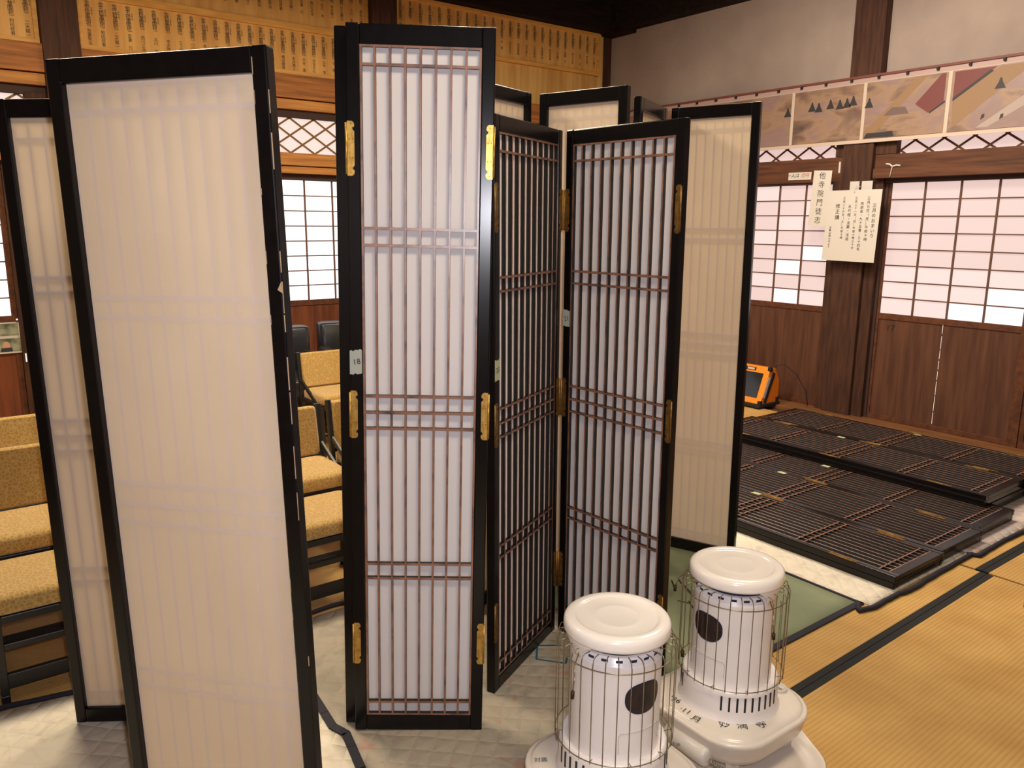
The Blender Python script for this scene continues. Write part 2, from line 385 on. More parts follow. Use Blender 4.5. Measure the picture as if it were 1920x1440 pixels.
# back wall posts and beams
trim(M_dkwood, (0.858, 1.078, 6.10, 6.26, -0.01, 3.7))
trim(M_dkwood, (3.207, 3.431, 6.10, 6.26, -0.01, 3.7))
trim(M_beam_x, (-3.0, 5.83, 6.13, 6.255, 2.425, 2.60))
trim(M_beam_x2, (-3.0, 5.83, 6.15, 6.255, 2.345, 2.418))
trim(M_groove_wood, (-3.0, 5.83, 6.18, 6.255, 2.287, 2.345), (-3.0, 5.83, 6.18, 6.255, 2.417, 2.426))
trim(M_beam_x2, (-3.0, 5.83, 6.16, 6.255, 1.925, 2.022))
trim(M_beam_x2, (-3.0, 5.83, 6.13, 6.255, 1.865, 1.915))
trim(M_groove_wood, (-3.0, 5.83, 6.18, 6.255, 1.815, 1.866))
for (a, b) in ((0.56, 0.858), (1.078, 1.12), (3.12, 3.207), (3.431, 3.5)):
    trim(M_dkwood, (a, b, 6.17, 6.255, 0, 1.86))
trim(M_dkwood, (0.735, 0.858, 6.17, 6.255, 2.0, 2.30))
# pale plank field under the right-hand name board
tn[0] += 1
mb = MB()
for k in range(12): mb.box(3.431+k*0.2, 3.431+k*0.2+0.199, 6.2, 6.255, 2.60, 3.36)
mb.build('trim_%d' % tn[0], M_plank, kind='structure', bevel=0.001)
trim(M_dkwood, (-3.0, 0.86, 6.19, 6.255, 2.6, 3.4), (1.078, 3.207, 6.19, 6.255, 2.6, 3.4))

# shoji windows ----------------------------------------------------------
wn = [0]
def shoji(wall, a0, a1, ncol, z0, z1, pane_mats, rnd, wain, slit=None, lat=M_muntin):
    """a0..a1 glazed width; wall 'R' (x=5.945, a runs along Y) or 'B' (y=6.2, a runs along X)"""
    wn[0] += 1
    root = empty('window_%d' % wn[0], None, kind='structure')
    def bx(mb, p0, p1, d0, d1, q0, q1, mi=0):
        if wall == 'R': mb.box(XW-d1, XW-d0, p0, p1, q0, q1, mi)
        else: mb.box(p0, p1, YW-d1, YW-d0, q0, q1, mi)
    mb = MB(); st = 0.035
    bx(mb, a0-st, a0, -0.03, 0.004, 0.013, z1+0.02); bx(mb, a1, a1+st, -0.03, 0.004, 0.013, z1+0.02)
    bx(mb, a0-0.001, a1+0.001, -0.029, 0.0034, z0-0.045, z0); bx(mb, a0-0.001, a1+0.001, -0.029, 0.0030, z1, z1+0.019)
    bx(mb, a0-0.001, a1+0.001, -0.029, 0.0034, 0.013, 0.05)
    mb.build('window_frame', M_frame_w, root, bevel=0.002)
    mb = MB()
    cw = (a1-a0)/ncol; rh = (z1-z0)/8
    for i in range(1, ncol): bx(mb, a0+i*cw-0.006, a0+i*cw+0.006, -0.012, 0.0, z0, z1)
    for j in range(1, 8): bx(mb, a0, a1, -0.010, -0.001, z0+j*rh-0.0045, z0+j*rh+0.0045)
    mb.build('muntin_grid', lat, root)
    mb = MB()
    for i in range(ncol):
        for j in range(8):
            bx(mb, a0+i*cw, a0+(i+1)*cw, -0.02, -0.0125, z0+j*rh, z0+(j+1)*rh, rnd(i, j))
    mb.build('window_paper', pane_mats, root)
    mb = MB(); bx(mb, a0-0.002, a1+0.002, -0.028, -0.004, 0.03, z0-0.03)
    mb.build('lower_panel', wain, root)
    if slit:
        mb = MB(); z = 0.06
        while z < z0-0.1:
            h = random.uniform(0.06, 0.14); bx(mb, slit-0.0012, slit+0.0012, -0.006, -0.003, z, z+h); z += h+random.uniform(0.008, 0.02)
        mb.build('daylight_gap', M_slit, root)
    return root
def rr(i, j):
    return 2 if (j, i) in {(0, 0), (0, 1), (1, 0)} else (1 if j < 3 else 0)
shoji('R', 2.152, 3.147, 4, 0.842, 1.812, M_win_r, rr, M_wains, 2.665)
bright = {(2, 2), (2, 4), (3, 1), (3, 6), (2, 0)}
def rl(i, j):
    return 2 if (j, i) in {(1, 3), (0, 1), (3, 0), (2, 1), (3, 3)} else (1 if (i+j) % 3 == 0 else 0)
shoji('R', 3.615, 4.608, 4, 0.848, 1.818, M_win_r, rl, M_wains)
shoji('R', 4.70, 5.70, 4, 0.848, 1.818, M_win_r, rl, M_wains)
shoji('R', 1.05, 2.05, 4, 0.842, 1.812, M_win_r, rr, M_wains)
z0 = lambda i, j: 0
for a in (-1.40, -0.42):
    shoji('B', a, a+0.945, 4, 0.866, 1.815, [M_win_back], z0, M_wains_x)
shoji('B', 1.16, 2.11, 4, 0.866, 1.815, [M_win_back], z0, M_wains_x)
shoji('B', 2.14, 3.088, 4, 0.866, 1.815, [M_win_back], z0, M_wains_x)
shoji('B', 3.54, 4.49, 4, 0.866, 1.815, [M_win_back], z0, M_wains_x)
shoji('B', 4.55, 5.5, 4, 0.866, 1.815, [M_win_back], z0, M_wains_x)

def ranma(wall, a0, a1, z0, z1, pm, lm, pitch, wd=0.014):
    wn[0] += 1
    root = empty('window_%d' % wn[0], None, kind='structure')
    mb = MB()
    if wall == 'R': mb.box(5.962, 5.97, a0, a1, z0, z1)
    else: mb.box(a0, a1, 6.215, 6.225, z0, z1)
    mb.build('window_paper', pm, root)
    mb = MB(); h = z1-z0
    slope = 0.66   # rise over run of the diamond bars
    run = h/slope
    k = a0-run
    while k < a1:
        for sgn in (1, -1):
            p0 = (k, z0) if sgn == 1 else (k, z1); p1 = (k+run, z1) if sgn == 1 else (k+run, z0)
            # clip to a0..a1
            def clip(p, q):
                (xa, za), (xb, zb) = p, q
                if xb <= a0 or xa >= a1: return None
                if xa < a0: za += (zb-za)*(a0-xa)/(xb-xa); xa = a0
                if xb > a1: zb = za+(zb-za)*(a1-xa)/(xb-xa); xb = a1
                return (xa, za), (xb, zb)
            c = clip(p0, p1)
            if c and c[1][0]-c[0][0] > 0.01:
                off = 0.002*sgn
                if wall == 'R': mb.bar((5.955+off, c[0][0], c[0][1]), (5.955+off, c[1][0], c[1][1]), 0.008, wd, up=(1, 0, 0)) if False else mb.bar((5.953+off, c[0][0], c[0][1]), (5.953+off, c[1][0], c[1][1]), wd, 0.006, up=(-1, 0, 0))
                else: mb.bar((c[0][0], 6.205+off, c[0][1]), (c[1][0], 6.205+off, c[1][1]), wd, 0.006, up=(0, -1, 0))
        k += pitch
    mb.build('diamond_lattice', lm, root)
ranma('R', 3.60, 6.2, 2.02, 2.34, M_win_r[0], M_frame_w, 0.205)
ranma('R', -3.0, 3.118, 2.02, 2.34, M_win_r[0], M_frame_w, 0.205)
ranma('B', 1.12, 3.15, 2.02, 2.29, M_win_backtop, M_lattice_x, 0.200)
ranma('B', -2.5, 0.73, 2.02, 2.29, M_win_backtop, M_lattice_x, 0.200)
trim(M_dkwood, (5.897, 5.985, 3.118, 3.275, 2.021, 2.34), (5.897, 5.985, 3.515, 3.60, 2.021, 2.34))

# ------------------------------------------------------------------ tatami mats
def tatami(name_label, x0, x1, y0, y1, rot=None, borders=(1, 1)):
    M = T(x0, y0, 0)
    if rot: M = Matrix.Translation((rot[0], rot[1], 0)) @ Matrix.Rotation(rot[2], 4, 'Z') @ Matrix.Translation((x0-rot[0], y0-rot[1], 0))
    root = empty('tatami_mat', M, name_label, 'tatami mat', 'tatami mats of the floor')
    w_, d_ = x1-x0-0.002, y1-y0-0.002
    MB().box(0, w_, 0.027, d_-0.027, -0.045, 0).build('woven_surface', M_tatami, root)
    for y in (0, d_-0.027):
        MB().box(0, w_, y, y+0.027, -0.045, 0.0012).build('cloth_edging', M_heri, root, bevel=0.001, label='black cloth edging strip')
ry = [-0.60, 0.355, 1.31, 2.265, 3.22, 4.175, 5.13, 6.08]
def mlabel(i, j):
    return 'tan tatami mat, %s, %s' % (['row nearest the viewer', 'row in front of the quilts', 'row under the quilts', 'row under the chairs', 'third row from the back wall', 'second row from the back wall', 'row along the back wall'][i], ['farthest left', 'under the heaters side', 'right of the heaters', 'against the right wall'][j])
for i in range(7):
    y0, y1 = ry[i], ry[i+1]
    tatami(mlabel(i, 0), -2.05, -0.155, y0, y1)
    tatami(mlabel(i, 1), -0.15, 1.735, y0-0.01, y1-0.01)
    if i in (1, 2): tatami(mlabel(i, 2), 1.755, 3.645, y0-0.022, y1-0.022, (1.75, 1.288, 0.019))
    else: tatami(mlabel(i, 2), 1.755, 3.645, y0+(0.02 if i > 2 else -0.03), y1+(0.02 if i > 2 else -0.03))
    tatami(mlabel(i, 3), 3.66, 5.56, y0+0.042, y1+0.042)
trim(M_wains, (5.56, 5.97, -3.0, 6.2, -0.045, -0.021))

# ------------------------------------------------------------------ quilts and mats on the floor
def wavy(x0, x1, y0, y1, z, th, nx, ny, amp, mb, mi=0):
    vs = []; 
    for j in range(ny+1):
        for i in range(nx+1):
            x = x0+(x1-x0)*i/nx; y = y0+(y1-y0)*j/ny
            dz = amp*(math.sin(x*9+y*3)*0.5+math.sin(y*11-x*4)*0.5)
            vs.append((x, y, z+th+max(-th*0.6, dz)))
    n = len(vs)
    vs += [(v[0], v[1], z) for v in vs]
    fs = []
    for j in range(ny):
        for i in range(nx):
            a = j*(nx+1)+i; fs.append((a, a+1, a+nx+2, a+nx+1)); fs.append((n+a, n+a+nx+1, n+a+nx+2, n+a+1))
    for i in range(nx):
        fs.append((i, n+i, n+i+1, i+1)); a = ny*(nx+1)+i; fs.append((a, a+1, n+a+1, n+a))
    for j in range(ny):
        a = j*(nx+1); fs.append((a, a+nx+1, n+a+nx+1, n+a)); a += nx; fs.append((a, n+a, n+a+nx+1, a+nx+1))
    mb.add(vs, fs, mi, True)

def hem(mb, pts, r=0.009, flat=0.8):
    # flattened roll along pts
    P = []
    for k in range(len(pts)-1):
        a, b = Vector(pts[k]), Vector(pts[k+1])
        for t in range(6): P.append(a.lerp(b, t/6))
    P.append(Vector(pts[-1]))
    mb.tube([(p.x+random.uniform(-.002, .002), p.y+random.uniform(-.002, .002), 0.0085) for p in P], r, 8)

t = empty('quilt', None, 'cream quilted rug on the floor at lower left under the white-papered screen', 'rug', 'quilted rugs')
mb = MB(); wavy(-1.3, 0.868, 0.2, 2.70, 0.002, 0.003, 40, 44, 0.0012, mb); mb.build('quilted_cloth', M_quilt, t)
mb = MB(); hem(mb, [(-1.3, 2.705, 0), (0.1, 2.715, 0), (0.27, 2.68, 0), (0.6, 2.71, 0), (0.868, 2.70, 0)])
mb.build('hem', M_hem, t, label='dark navy hem')
t = empty('quilt', None, 'grey-green floral quilted rug between the lattice screens and the nearer heater', 'rug', 'quilted rugs')
mb = MB(); wavy(0.870, 1.90, 0.2, 2.70, 0.002, 0.003, 24, 44, 0.0012, mb); mb.build('quilted_cloth', M_quilt_g, t)
mb = MB(); hem(mb, [(0.893, 2.71, 0), (1.2, 2.735, 0), (1.5, 2.70, 0), (1.9, 2.71, 0)])
P = [(0.915, 2.6), (0.889, 2.233), (0.876, 2.10), (0.868, 2.02), (0.885, 1.965), (0.872, 1.90), (0.851, 1.80), (0.83, 1.5), (0.82, 0.6)]
for k in range(len(P)-1):
    a, b = P[k], P[k+1]; mb.bar((a[0], a[1], 0.0085), (b[0]+(b[0]-a[0])*0.05, b[1]+(b[1]-a[1])*0.05, 0.0085), 0.026, 0.005)
mb.build('hem', M_hem, t, label='dark navy hem')
mb = MB()
for a, b in (((1.66, 2.02), (1.60, 1.95)), ((1.60, 1.95), (1.665, 1.87)), ((1.66, 2.02), (1.73, 1.97)), ((1.665, 1.87), (1.70, 1.90))):
    mb.bar((a[0], a[1], 0.0065), (b[0], b[1], 0.0065), 0.008, 0.0006)
mb.build('ink_mark', M_blueink, t, label='faded blue ink outline')

t = empty('floor_mat', None, 'grey-green thin mat with black edging under the farther heater', 'mat')
mb = MB(); wavy(1.905, 2.915, 1.515, 2.95, 0.0015, 0.003, 16, 20, 0.0005, mb); mb.build('mat_cloth', M_green, t)
mb = MB()
mb.bar((1.905, 1.502, 0.005), (2.93, 1.505, 0.005), 0.028, 0.007); mb.bar((2.922, 1.49, 0.005), (2.935, 2.95, 0.005), 0.013, 0.007)
mb.build('mat_edging', M_hem, t, bevel=0.002, label='black edging')
mb = MB()
for (x, y, l, a) in ((2.40, 2.02, .10, .9), (2.43, 1.96, .08, 1.1), (2.45, 1.92, .05, 0.4), (2.33, 1.86, .08, 1.0), (2.30, 1.80, .07, .9), (2.36, 1.91, .05, 2.0), (2.27, 1.74, .05, 1.2), (2.47, 2.05, .05, 1.0)):
    mb.bar((x, y, 0.0052), (x+l*math.cos(a), y+l*math.sin(a), 0.0052), 0.007, 0.0006)
mb.build('handwriting', M_ink, t, label='black brush strokes written on the mat')

t = empty('quilt', None, 'cream quilted rug in front of and under the nearest lattice screen lying flat', 'rug', 'quilted rugs')
mb = MB(); wavy(2.936, 3.80, 1.47, 3.0, 0.0015, 0.003, 20, 30, 0.001, mb); mb.build('quilted_cloth', M_quilt, t)
mb = MB(); hem(mb, [(2.90, 1.50, 0), (2.845, 1.468, 0), (2.93, 1.448, 0), (3.1, 1.45, 0), (3.2, 1.438, 0), (3.45, 1.446, 0), (3.80, 1.452, 0)], 0.011)
mb.build('hem', M_hem, t, label='navy rolled hem')
t = empty('quilt', None, 'pinkish quilted rug at the right end of the lying screens', 'rug', 'quilted rugs')
mb = MB(); wavy(3.81, 5.6, 1.45, 3.0, 0.0015, 0.003, 30, 30, 0.001, mb); mb.build('quilted_cloth', M_quilt_p, t)
mb = MB(); hem(mb, [(3.78, 1.47, 0), (3.80, 1.425, 0), (4.1, 1.432, 0), (4.4, 1.42, 0), (5.0, 1.43, 0), (5.6, 1.43, 0)], 0.011)
mb.build('hem', M_hem, t, label='navy rolled hem')

# ================================================================== SCREEN LEAVES
TH = 0.030
SPEC = {  # W, H, stile, toprail inner z, bottom inner z, ribs first, pitch, count, horizontal ribs
    'tall': dict(W=0.378, H=1.978, st=0.035, z0=0.050, z1=1.928, r0=0.0725, p=0.0387, n=7, hz=[0.093, 0.487, 0.531, 0.931, 0.976, 1.022, 1.430, 1.474, 1.881]),
    'small': dict(W=0.475, H=1.795, st=0.031, z0=0.046, z1=1.748, r0=0.0717, p=0.04145, n=9, hz=[0.092, 0.452, 0.492, 0.847, 0.891, 0.937, 1.294, 1.335, 1.695]),
    'narrow': dict(W=0.430, H=1.795, st=0.029, z0=0.046, z1=1.748, r0=0.0662, p=0.0373, n=9, hz=[0.092, 0.452, 0.492, 0.847, 0.891, 0.937, 1.294, 1.335, 1.695]),
}
HZ = {'tall': [(0.22, 0.349), (0.904, 1.038), (1.606, 1.742)], 'small': [(0.178, 0.312), (0.824, 0.962), (1.466, 1.607)], 'narrow': [(0.178, 0.312), (0.824, 0.962), (1.466, 1.607)]}

def leaf_meshes(kind):
    s = SPEC[kind]; W, H, st, z0, z1 = s['W'], s['H'], s['st'], s['z0'], s['z1']
    out = {}
    mb = MB()
    mb.box(0, st, 0, TH, 0, H); mb.box(W-st, W, 0, TH, 0, H)
    mb.box(st-0.0005, W-st+0.0005, 0.0006, TH-0.0006, z1, H-0.0006); mb.box(st-0.0005, W-st+0.0005, 0.0006, TH-0.0006, 0.0006, z0)
    out['frame'] = mb.build('leaf_frame', M_lacq, bevel=0.0035, seg=2)
    mb = MB(); e = 0.0055; fm = [1, 1, 0, 1, 1, 1]
    mb.box(st, st+e, 0.0025, 0.0145, z0, z1, fm=fm); mb.box(W-st-e, W-st, 0.0025, 0.0145, z0, z1, fm=fm)
    mb.box(st+e, W-st-e, 0.0025, 0.0145, z1-e, z1, fm=fm); mb.box(st+e, W-st-e, 0.0025, 0.0145, z0, z0+e, fm=fm)
    hw = 0.0020 if kind == 'narrow' else 0.0027
    for k in range(s['n']):
        x = s['r0']+k*s['p']; mb.box(x-hw, x+hw, 0.0015, 0.0145, z0+e, z1-e, fm=fm)
    for z in s['hz']: mb.box(st+e, W-st-e, 0.0025, 0.0140, z-0.0034, z+0.0034, fm=fm)
    out['lattice'] = mb.build('lattice', [M_rib_face, M_rib_side])
    # paper, split where it is glued to the ribs
    xsx = [(st+e-0.003, st+e, 1)]; x = st+e
    for k in range(s['n']):
        c = s['r0']+k*s['p']; xsx.append((x, c-0.0035, 0)); xsx.append((c-0.0035, c+0.0035, 1)); x = c+0.0035
    xsx.append((x, W-st-e, 0)); xsx.append((W-st-e, W-st-e+0.003, 1))
    zsz = []; z = z0+e
    for c in s['hz']:
        zsz.append((z, c-0.005, 0)); zsz.append((c-0.005, c+0.005, 1)); z = c+0.005
    zsz.append((z, z1-e, 0))
    xsx[0] = (st-0.001, st+e, 1); xsx[-1] = (W-st-e, W-st+0.001, 1)
    zsz.insert(0, (z0-0.001, z0+e, 1)); zsz.append((z1-e, z1+0.001, 1))
    mb = MB()
    for (a, b, g) in xsx:
        for (c, d, h) in zsz:
            y = 0.0152
            mb.add([(a, y, c), (b, y, c), (b, y, d), (a, y, d)], [(0, 1, 2, 3)], 1 if (g or h) else 0)
    out['paper'] = mb.build('paper', [M_paper, M_paper_glue], fix=False)
    me2 = out['paper'].data.copy(); me2.materials[0] = M_paper_back
    out['paper_back'] = me2
    for k in ('frame', 'lattice', 'paper'): COL.objects.unlink(out[k])
    return out
LM = {k: leaf_meshes(k) for k in SPEC}

def hinge_outline(h, w):
    pts = [(0, 0), (w*0.7, 0), (w*0.92, h*0.03), (w, h*0.07), (w*0.95, h*0.11), (w*0.72, h*0.12), (w*0.78, h*0.155), (w, h*0.19)]
    return pts + [(a, h-b) for a, b in pts[::-1]]
def hinge_mesh(h, w=0.0185):
    mb = MB()
    M = frame_M((0, 0, 0), (1, 0, 0), (0, 0, 1), (0, -1, 0))
    mb.prism(hinge_outline(h, w), 0.0, 0.0014, 0, M)
    mb.tube([(-0.002, -0.002, h*0.03), (-0.002, -0.002, h*0.97)], 0.0028, 8, 0)
    for fx, fz in ((0.5, 0.055), (0.28, 0.33), (0.74, 0.33), (0.28, 0.67), (0.74, 0.67), (0.5, 0.945)):
        mb.tube([(w*fx, -0.0012, h*fz), (w*fx, -0.0019, h*fz)], 0.0012, 8, 1)
    o = mb.build('hinge', [M_brass, M_screw]); COL.objects.unlink(o); return o.data
HINGE = {k: [hinge_mesh(b-a) for a, b in HZ[k]] for k in HZ}
HINGE_D = {}
for k in HZ:
    HINGE_D[k] = []
    for m in HINGE[k]:
        m2 = m.copy(); m2.materials[0] = M_brass_dark; HINGE_D[k].append(m2)

def linkmesh(name, me, parent, M=None, mods=None):
    o = bpy.data.objects.new(name, me); COL.objects.link(o); o.parent = parent
    if M is not None: o.matrix_local = M
    if mods:
        b = o.modifiers.new('bevel', 'BEVEL'); b.width = 0.0035; b.segments = 2; b.limit_method = 'ANGLE'; b.angle_limit = 0.6
    return o

def tape_piece(parent, x, z, w_, h_, mtl, text=None, rough=True):
    mb = MB(); n = 7; pts = []
    for i in range(n+1): pts.append((w_*i/n, -h_/2+random.uniform(-.003, .003)))
    for i in range(n+1): pts.append((w_*(n-i)/n, h_/2+random.uniform(-.004, .004)))
    M = frame_M((x, -0.0003, z), (1, 0, 0), (0, 0, 1), (0, -1, 0))
    mb.prism(pts, 0, 0.0006, 0, M)
    if text:
        put_text(mb, text, 0.022, frame_M((x+w_*0.5, -0.0014, z+0.011), (0.97, 0, 0.2), (-0.2, 0, 0.97), (0, -1, 0)), 1)
    mb.build('number_tape' if text else 'tape', [mtl, M_ink], parent, label='pale masking tape numbered %s by hand' % text if text else None)

def leaf(root, kind, M, show='front', hinges='LR', dark=False, name='leaf'):
    """a leaf of a screen: its frame carries lattice, paper and hinges"""
    fr = linkmesh(name, LM[kind]['frame'].data, root, M, mods=True)
    linkmesh('lattice', LM[kind]['lattice'].data, fr)
    linkmesh('paper', LM[kind]['paper'].data if show == 'front' else LM[kind]['paper_back'], fr)
    W = SPEC[kind]['W']
    for side in hinges:
        for (a, b), hm in zip(HZ[kind], (HINGE_D if dark else HINGE)[kind]):
            if side == 'L': linkmesh('hinge', hm, fr, frame_M((0.0015, 0, a), (1, 0, 0), (0, 1, 0), (0, 0, 1)))
            else: linkmesh('hinge', hm, fr, frame_M((W-0.0015, 0, b), (-1, 0, 0), (0, 1, 0), (0, 0, -1)))
    return fr

def pose(x, y, th, a=0, b=0, z=0.0055, show='front', W=0.0):
    th_ = th; u_ = Vector((math.cos(th_), math.sin(th_), 0)); n_ = Vector((math.sin(th_), -math.cos(th_), 0)); Z = Vector((0, 0, 1))
    up = Z*math.cos(a)-n_*math.sin(a)
    u2 = u_*math.cos(b)+up*math.sin(b); up2 = up*math.cos(b)-u_*math.sin(b)
    nn = u2.cross(up2)   # faces the viewer side
    o = Vector((x, y, z))
    if show == 'front': return frame_M(o, u2, -nn, up2)
    o2 = o + u2*W - nn*TH
    return frame_M(o2, -u2, nn, up2)

# --- screen with ribbed white paper facing the viewer's lens (C) and its folded partner
t = empty('folding_screen', T(1.06, 1.86, 0), 'tall black lacquered folding screen facing the viewer, white paper behind narrow ribs, numbered 18', 'folding screen')
Ti = t.matrix_world.inverted()
lf = leaf(t, 'tall', Ti @ pose(0.9132, 1.9613, -0.6178, 0.0005, -0.0181, z=0.010))
tape_piece(lf, 0.000, 1.117, 0.033, 0.066, M_tape2, '18')
leaf(t, 'tall', Ti @ pose(0.9070, 2.0110, -0.610, 0.0, -0.0175, z=0.010, show='back', W=0.378), show='back', hinges='')
# --- zigzag lattice screen (D + E)
t = empty('folding_screen', T(1.79, 2.05, 0), 'black lattice folding screen standing open in a V beside the heaters, numbered 20 and 21', 'folding screen')
Ti = t.matrix_world.inverted()
lf = leaf(t, 'small', Ti @ pose(1.3610, 1.8690, 0.4472, 0.0041, 0.0), dark=True)
tape_piece(lf, 0.0005, 1.062, 0.030, 0.062, M_tape, '20')
lf = leaf(t, 'small', Ti @ pose(1.7985, 2.0700, -1.4897, -0.0036, 0.0011), dark=True)
tape_piece(lf, 0.0, 1.172, 0.032, 0.055, M_tape2, '21')
# --- zigzag screen seen from the paper side at left (A, hidden leaf, B)
t = empty('folding_screen', T(0.40, 1.95, 0), 'black framed folding screen at left with its tan paper side towards the viewer', 'folding screen')
Ti = t.matrix_world.inverted()
WS = 0.475
leaf(t, 'small', Ti @ pose(0.2545, 2.4960, -0.6279, 0.0027, 0.0206, z=0.0075, show='back', W=WS), show='back', hinges='')
lf = leaf(t, 'small', Ti @ pose(0.2930, 1.8310, -0.8865, -0.0118, 0.0163, z=0.0075, show='back', W=WS), show='back', hinges='')
mb = MB(); z = 1.775
while z > 0.05:
    h = random.uniform(0.01, 0.08); ww = random.uniform(0.0004, 0.0013)
    if random.random() < (0.6 if z > 1.15 else 0.15):
        x0 = -0.0004; mb.box(x0, x0+ww, TH-0.002, TH+0.0004, z-h, z)
    if random.random() < 0.25: mb.box(0.0284, 0.0284+ww, TH-0.001, TH+0.0004, z-h*0.6, z)
    z -= h+random.uniform(0.002, 0.05)
mb.prism([(0.004, 1.352), (0.010, 1.356), (0.001, 1.372), (0.0, 1.35)], 0, 0.0005, 0, frame_M((0, TH, 0), (1, 0, 0), (0, 0, 1), (0, -1, 0)) @ Matrix.Translation((0, 0, -0.0006)))
mb.build('chipped_edge', mat('bare_chipped_wood', (176, 150, 122), 0.7), lf, label='pale chips along the worn lacquer edge')
leaf(t, 'small', Ti @ pose(0.322, 1.876, math.atan2(2.2050-1.862, 0.63-0.313), 0, 0, show='back', W=WS), show='back', hinges='')
# --- G + F
t = empty('folding_screen', T(2.69, 2.42, 0), 'tall black framed folding screen right of the lattice screen, plain cream paper side showing', 'folding screen')
Ti = t.matrix_world.inverted()
WT = 0.378
leaf(t, 'tall', Ti @ pose(2.7010, 2.4150, -1.2158, -0.0096, 0.0047, show='back', W=WT), show='back', hinges='')
leaf(t, 'tall', Ti @ pose(2.3380, 2.2650, math.radians(26.5), 0, 0, show='back', W=WT), show='back', hinges='')
# --- H + I
t = empty('folding_screen', T(1.98, 2.45, 0), 'tall black framed folding screen behind the lattice screen, only its paper tops showing', 'folding screen')
Ti = t.matrix_world.inverted()
leaf(t, 'tall', Ti @ pose(2.0080, 2.4830, math.radians(-73.4), 0, 0, show='back', W=WT), show='back', hinges='')
leaf(t, 'tall', Ti @ pose(1.6120, 2.3570, math.radians(19.0), 0, 0, show='back', W=WT), show='back', hinges='')

# --- lying screens
def lying(kind, x, y, ztop, label, group=None, tape=None, z_only=None):
    t = empty('folding_screen', T(x, y, ztop-2*TH), label, 'folding screen', group)
    Ti = t.matrix_world.inverted()
    for k in (0, 1):
        M = frame_M((x+(0.004 if k == 1 else 0), y+(0.004 if k == 1 else 0), ztop-k*TH), (1, 0, 0), (0, 0, -1), (0, 1, 0))
        if k == 1:  # lower leaf folded face down
            M = frame_M((x+SPEC[kind]['W']+0.003, y+0.006, ztop-2*TH), (-1, 0, 0), (0, 0, 1), (0, 1, 0))
        lf = leaf(t, kind, Ti @ M, hinges='LR' if k == 0 else '', dark=True)
        if k == 0 and tape: tape_piece(lf, tape[0], tape[1], 0.03, 0.05, M_tape)
LY = 'stacked lattice screens lying along the wainscot'
zt = 0.0068+2*TH
lying('narrow', 3.137, 1.475, zt, 'black lattice screen lying flat, nearest to the heaters of the lying row', tape=(0.40, 0.99))
lying('narrow', 3.572, 1.490, zt, 'black lattice screen lying flat, second of the lying row from the heaters', tape=(0.398, 1.11))
lying('narrow', 4.000, 1.520, zt, 'black lattice screen lying flat in the middle, half under the raised pile', tape=(0.30, 1.0))
lying('small', 4.438, 1.635, zt, 'lower black lattice screen of the raised pile, edge showing below another screen')
lying('small', 4.330, 1.625, zt+2*TH+0.005, 'top black lattice screen of the raised pile, lying right of the middle', tape=(0.44, 1.08))
lying('small', 4.925, 1.600, zt, 'lower black lattice screen under the one beside the wainscot')
lying('small', 4.815, 1.590, zt+2*TH+0.005, 'black lattice screen lying on top nearest to the brown wainscot', tape=(0.44, 0.85))

# ================================================================== HEATERS
def rsq(h, r, n=8):
    pts = []
    for cx, cy, a0 in ((h-r, h-r, 0), (-h+r, h-r, PI/2), (-h+r, -h+r, PI), (h-r, -h+r, 1.5*PI)):
        for k in range(n+1):
            a = a0+k*PI/2/n; pts.append((cx+r*math.cos(a), cy+r*math.sin(a)))
    return pts
def loft(mb, rings, mi=0, cap=True):
    n = len(rings[0][0]); vs = []
    for poly, z in rings: vs += [(p[0], p[1], z) for p in poly]
    fs = []
    for i in range(len(rings)-1):
        for k in range(n): fs.append((i*n+k, i*n+(k+1) % n, (i+1)*n+(k+1) % n, (i+1)*n+k))
    mb.add(vs, fs, mi, True)
    if cap:
        b = len(mb.v)-len(vs); mb.f.append([b+k for k in range(n)][::-1]); mb.m.append(mi); mb.s.append(False)
        mb.f.append([b+(len(rings)-1)*n+k for k in range(n)]); mb.m.append(mi); mb.s.append(False)

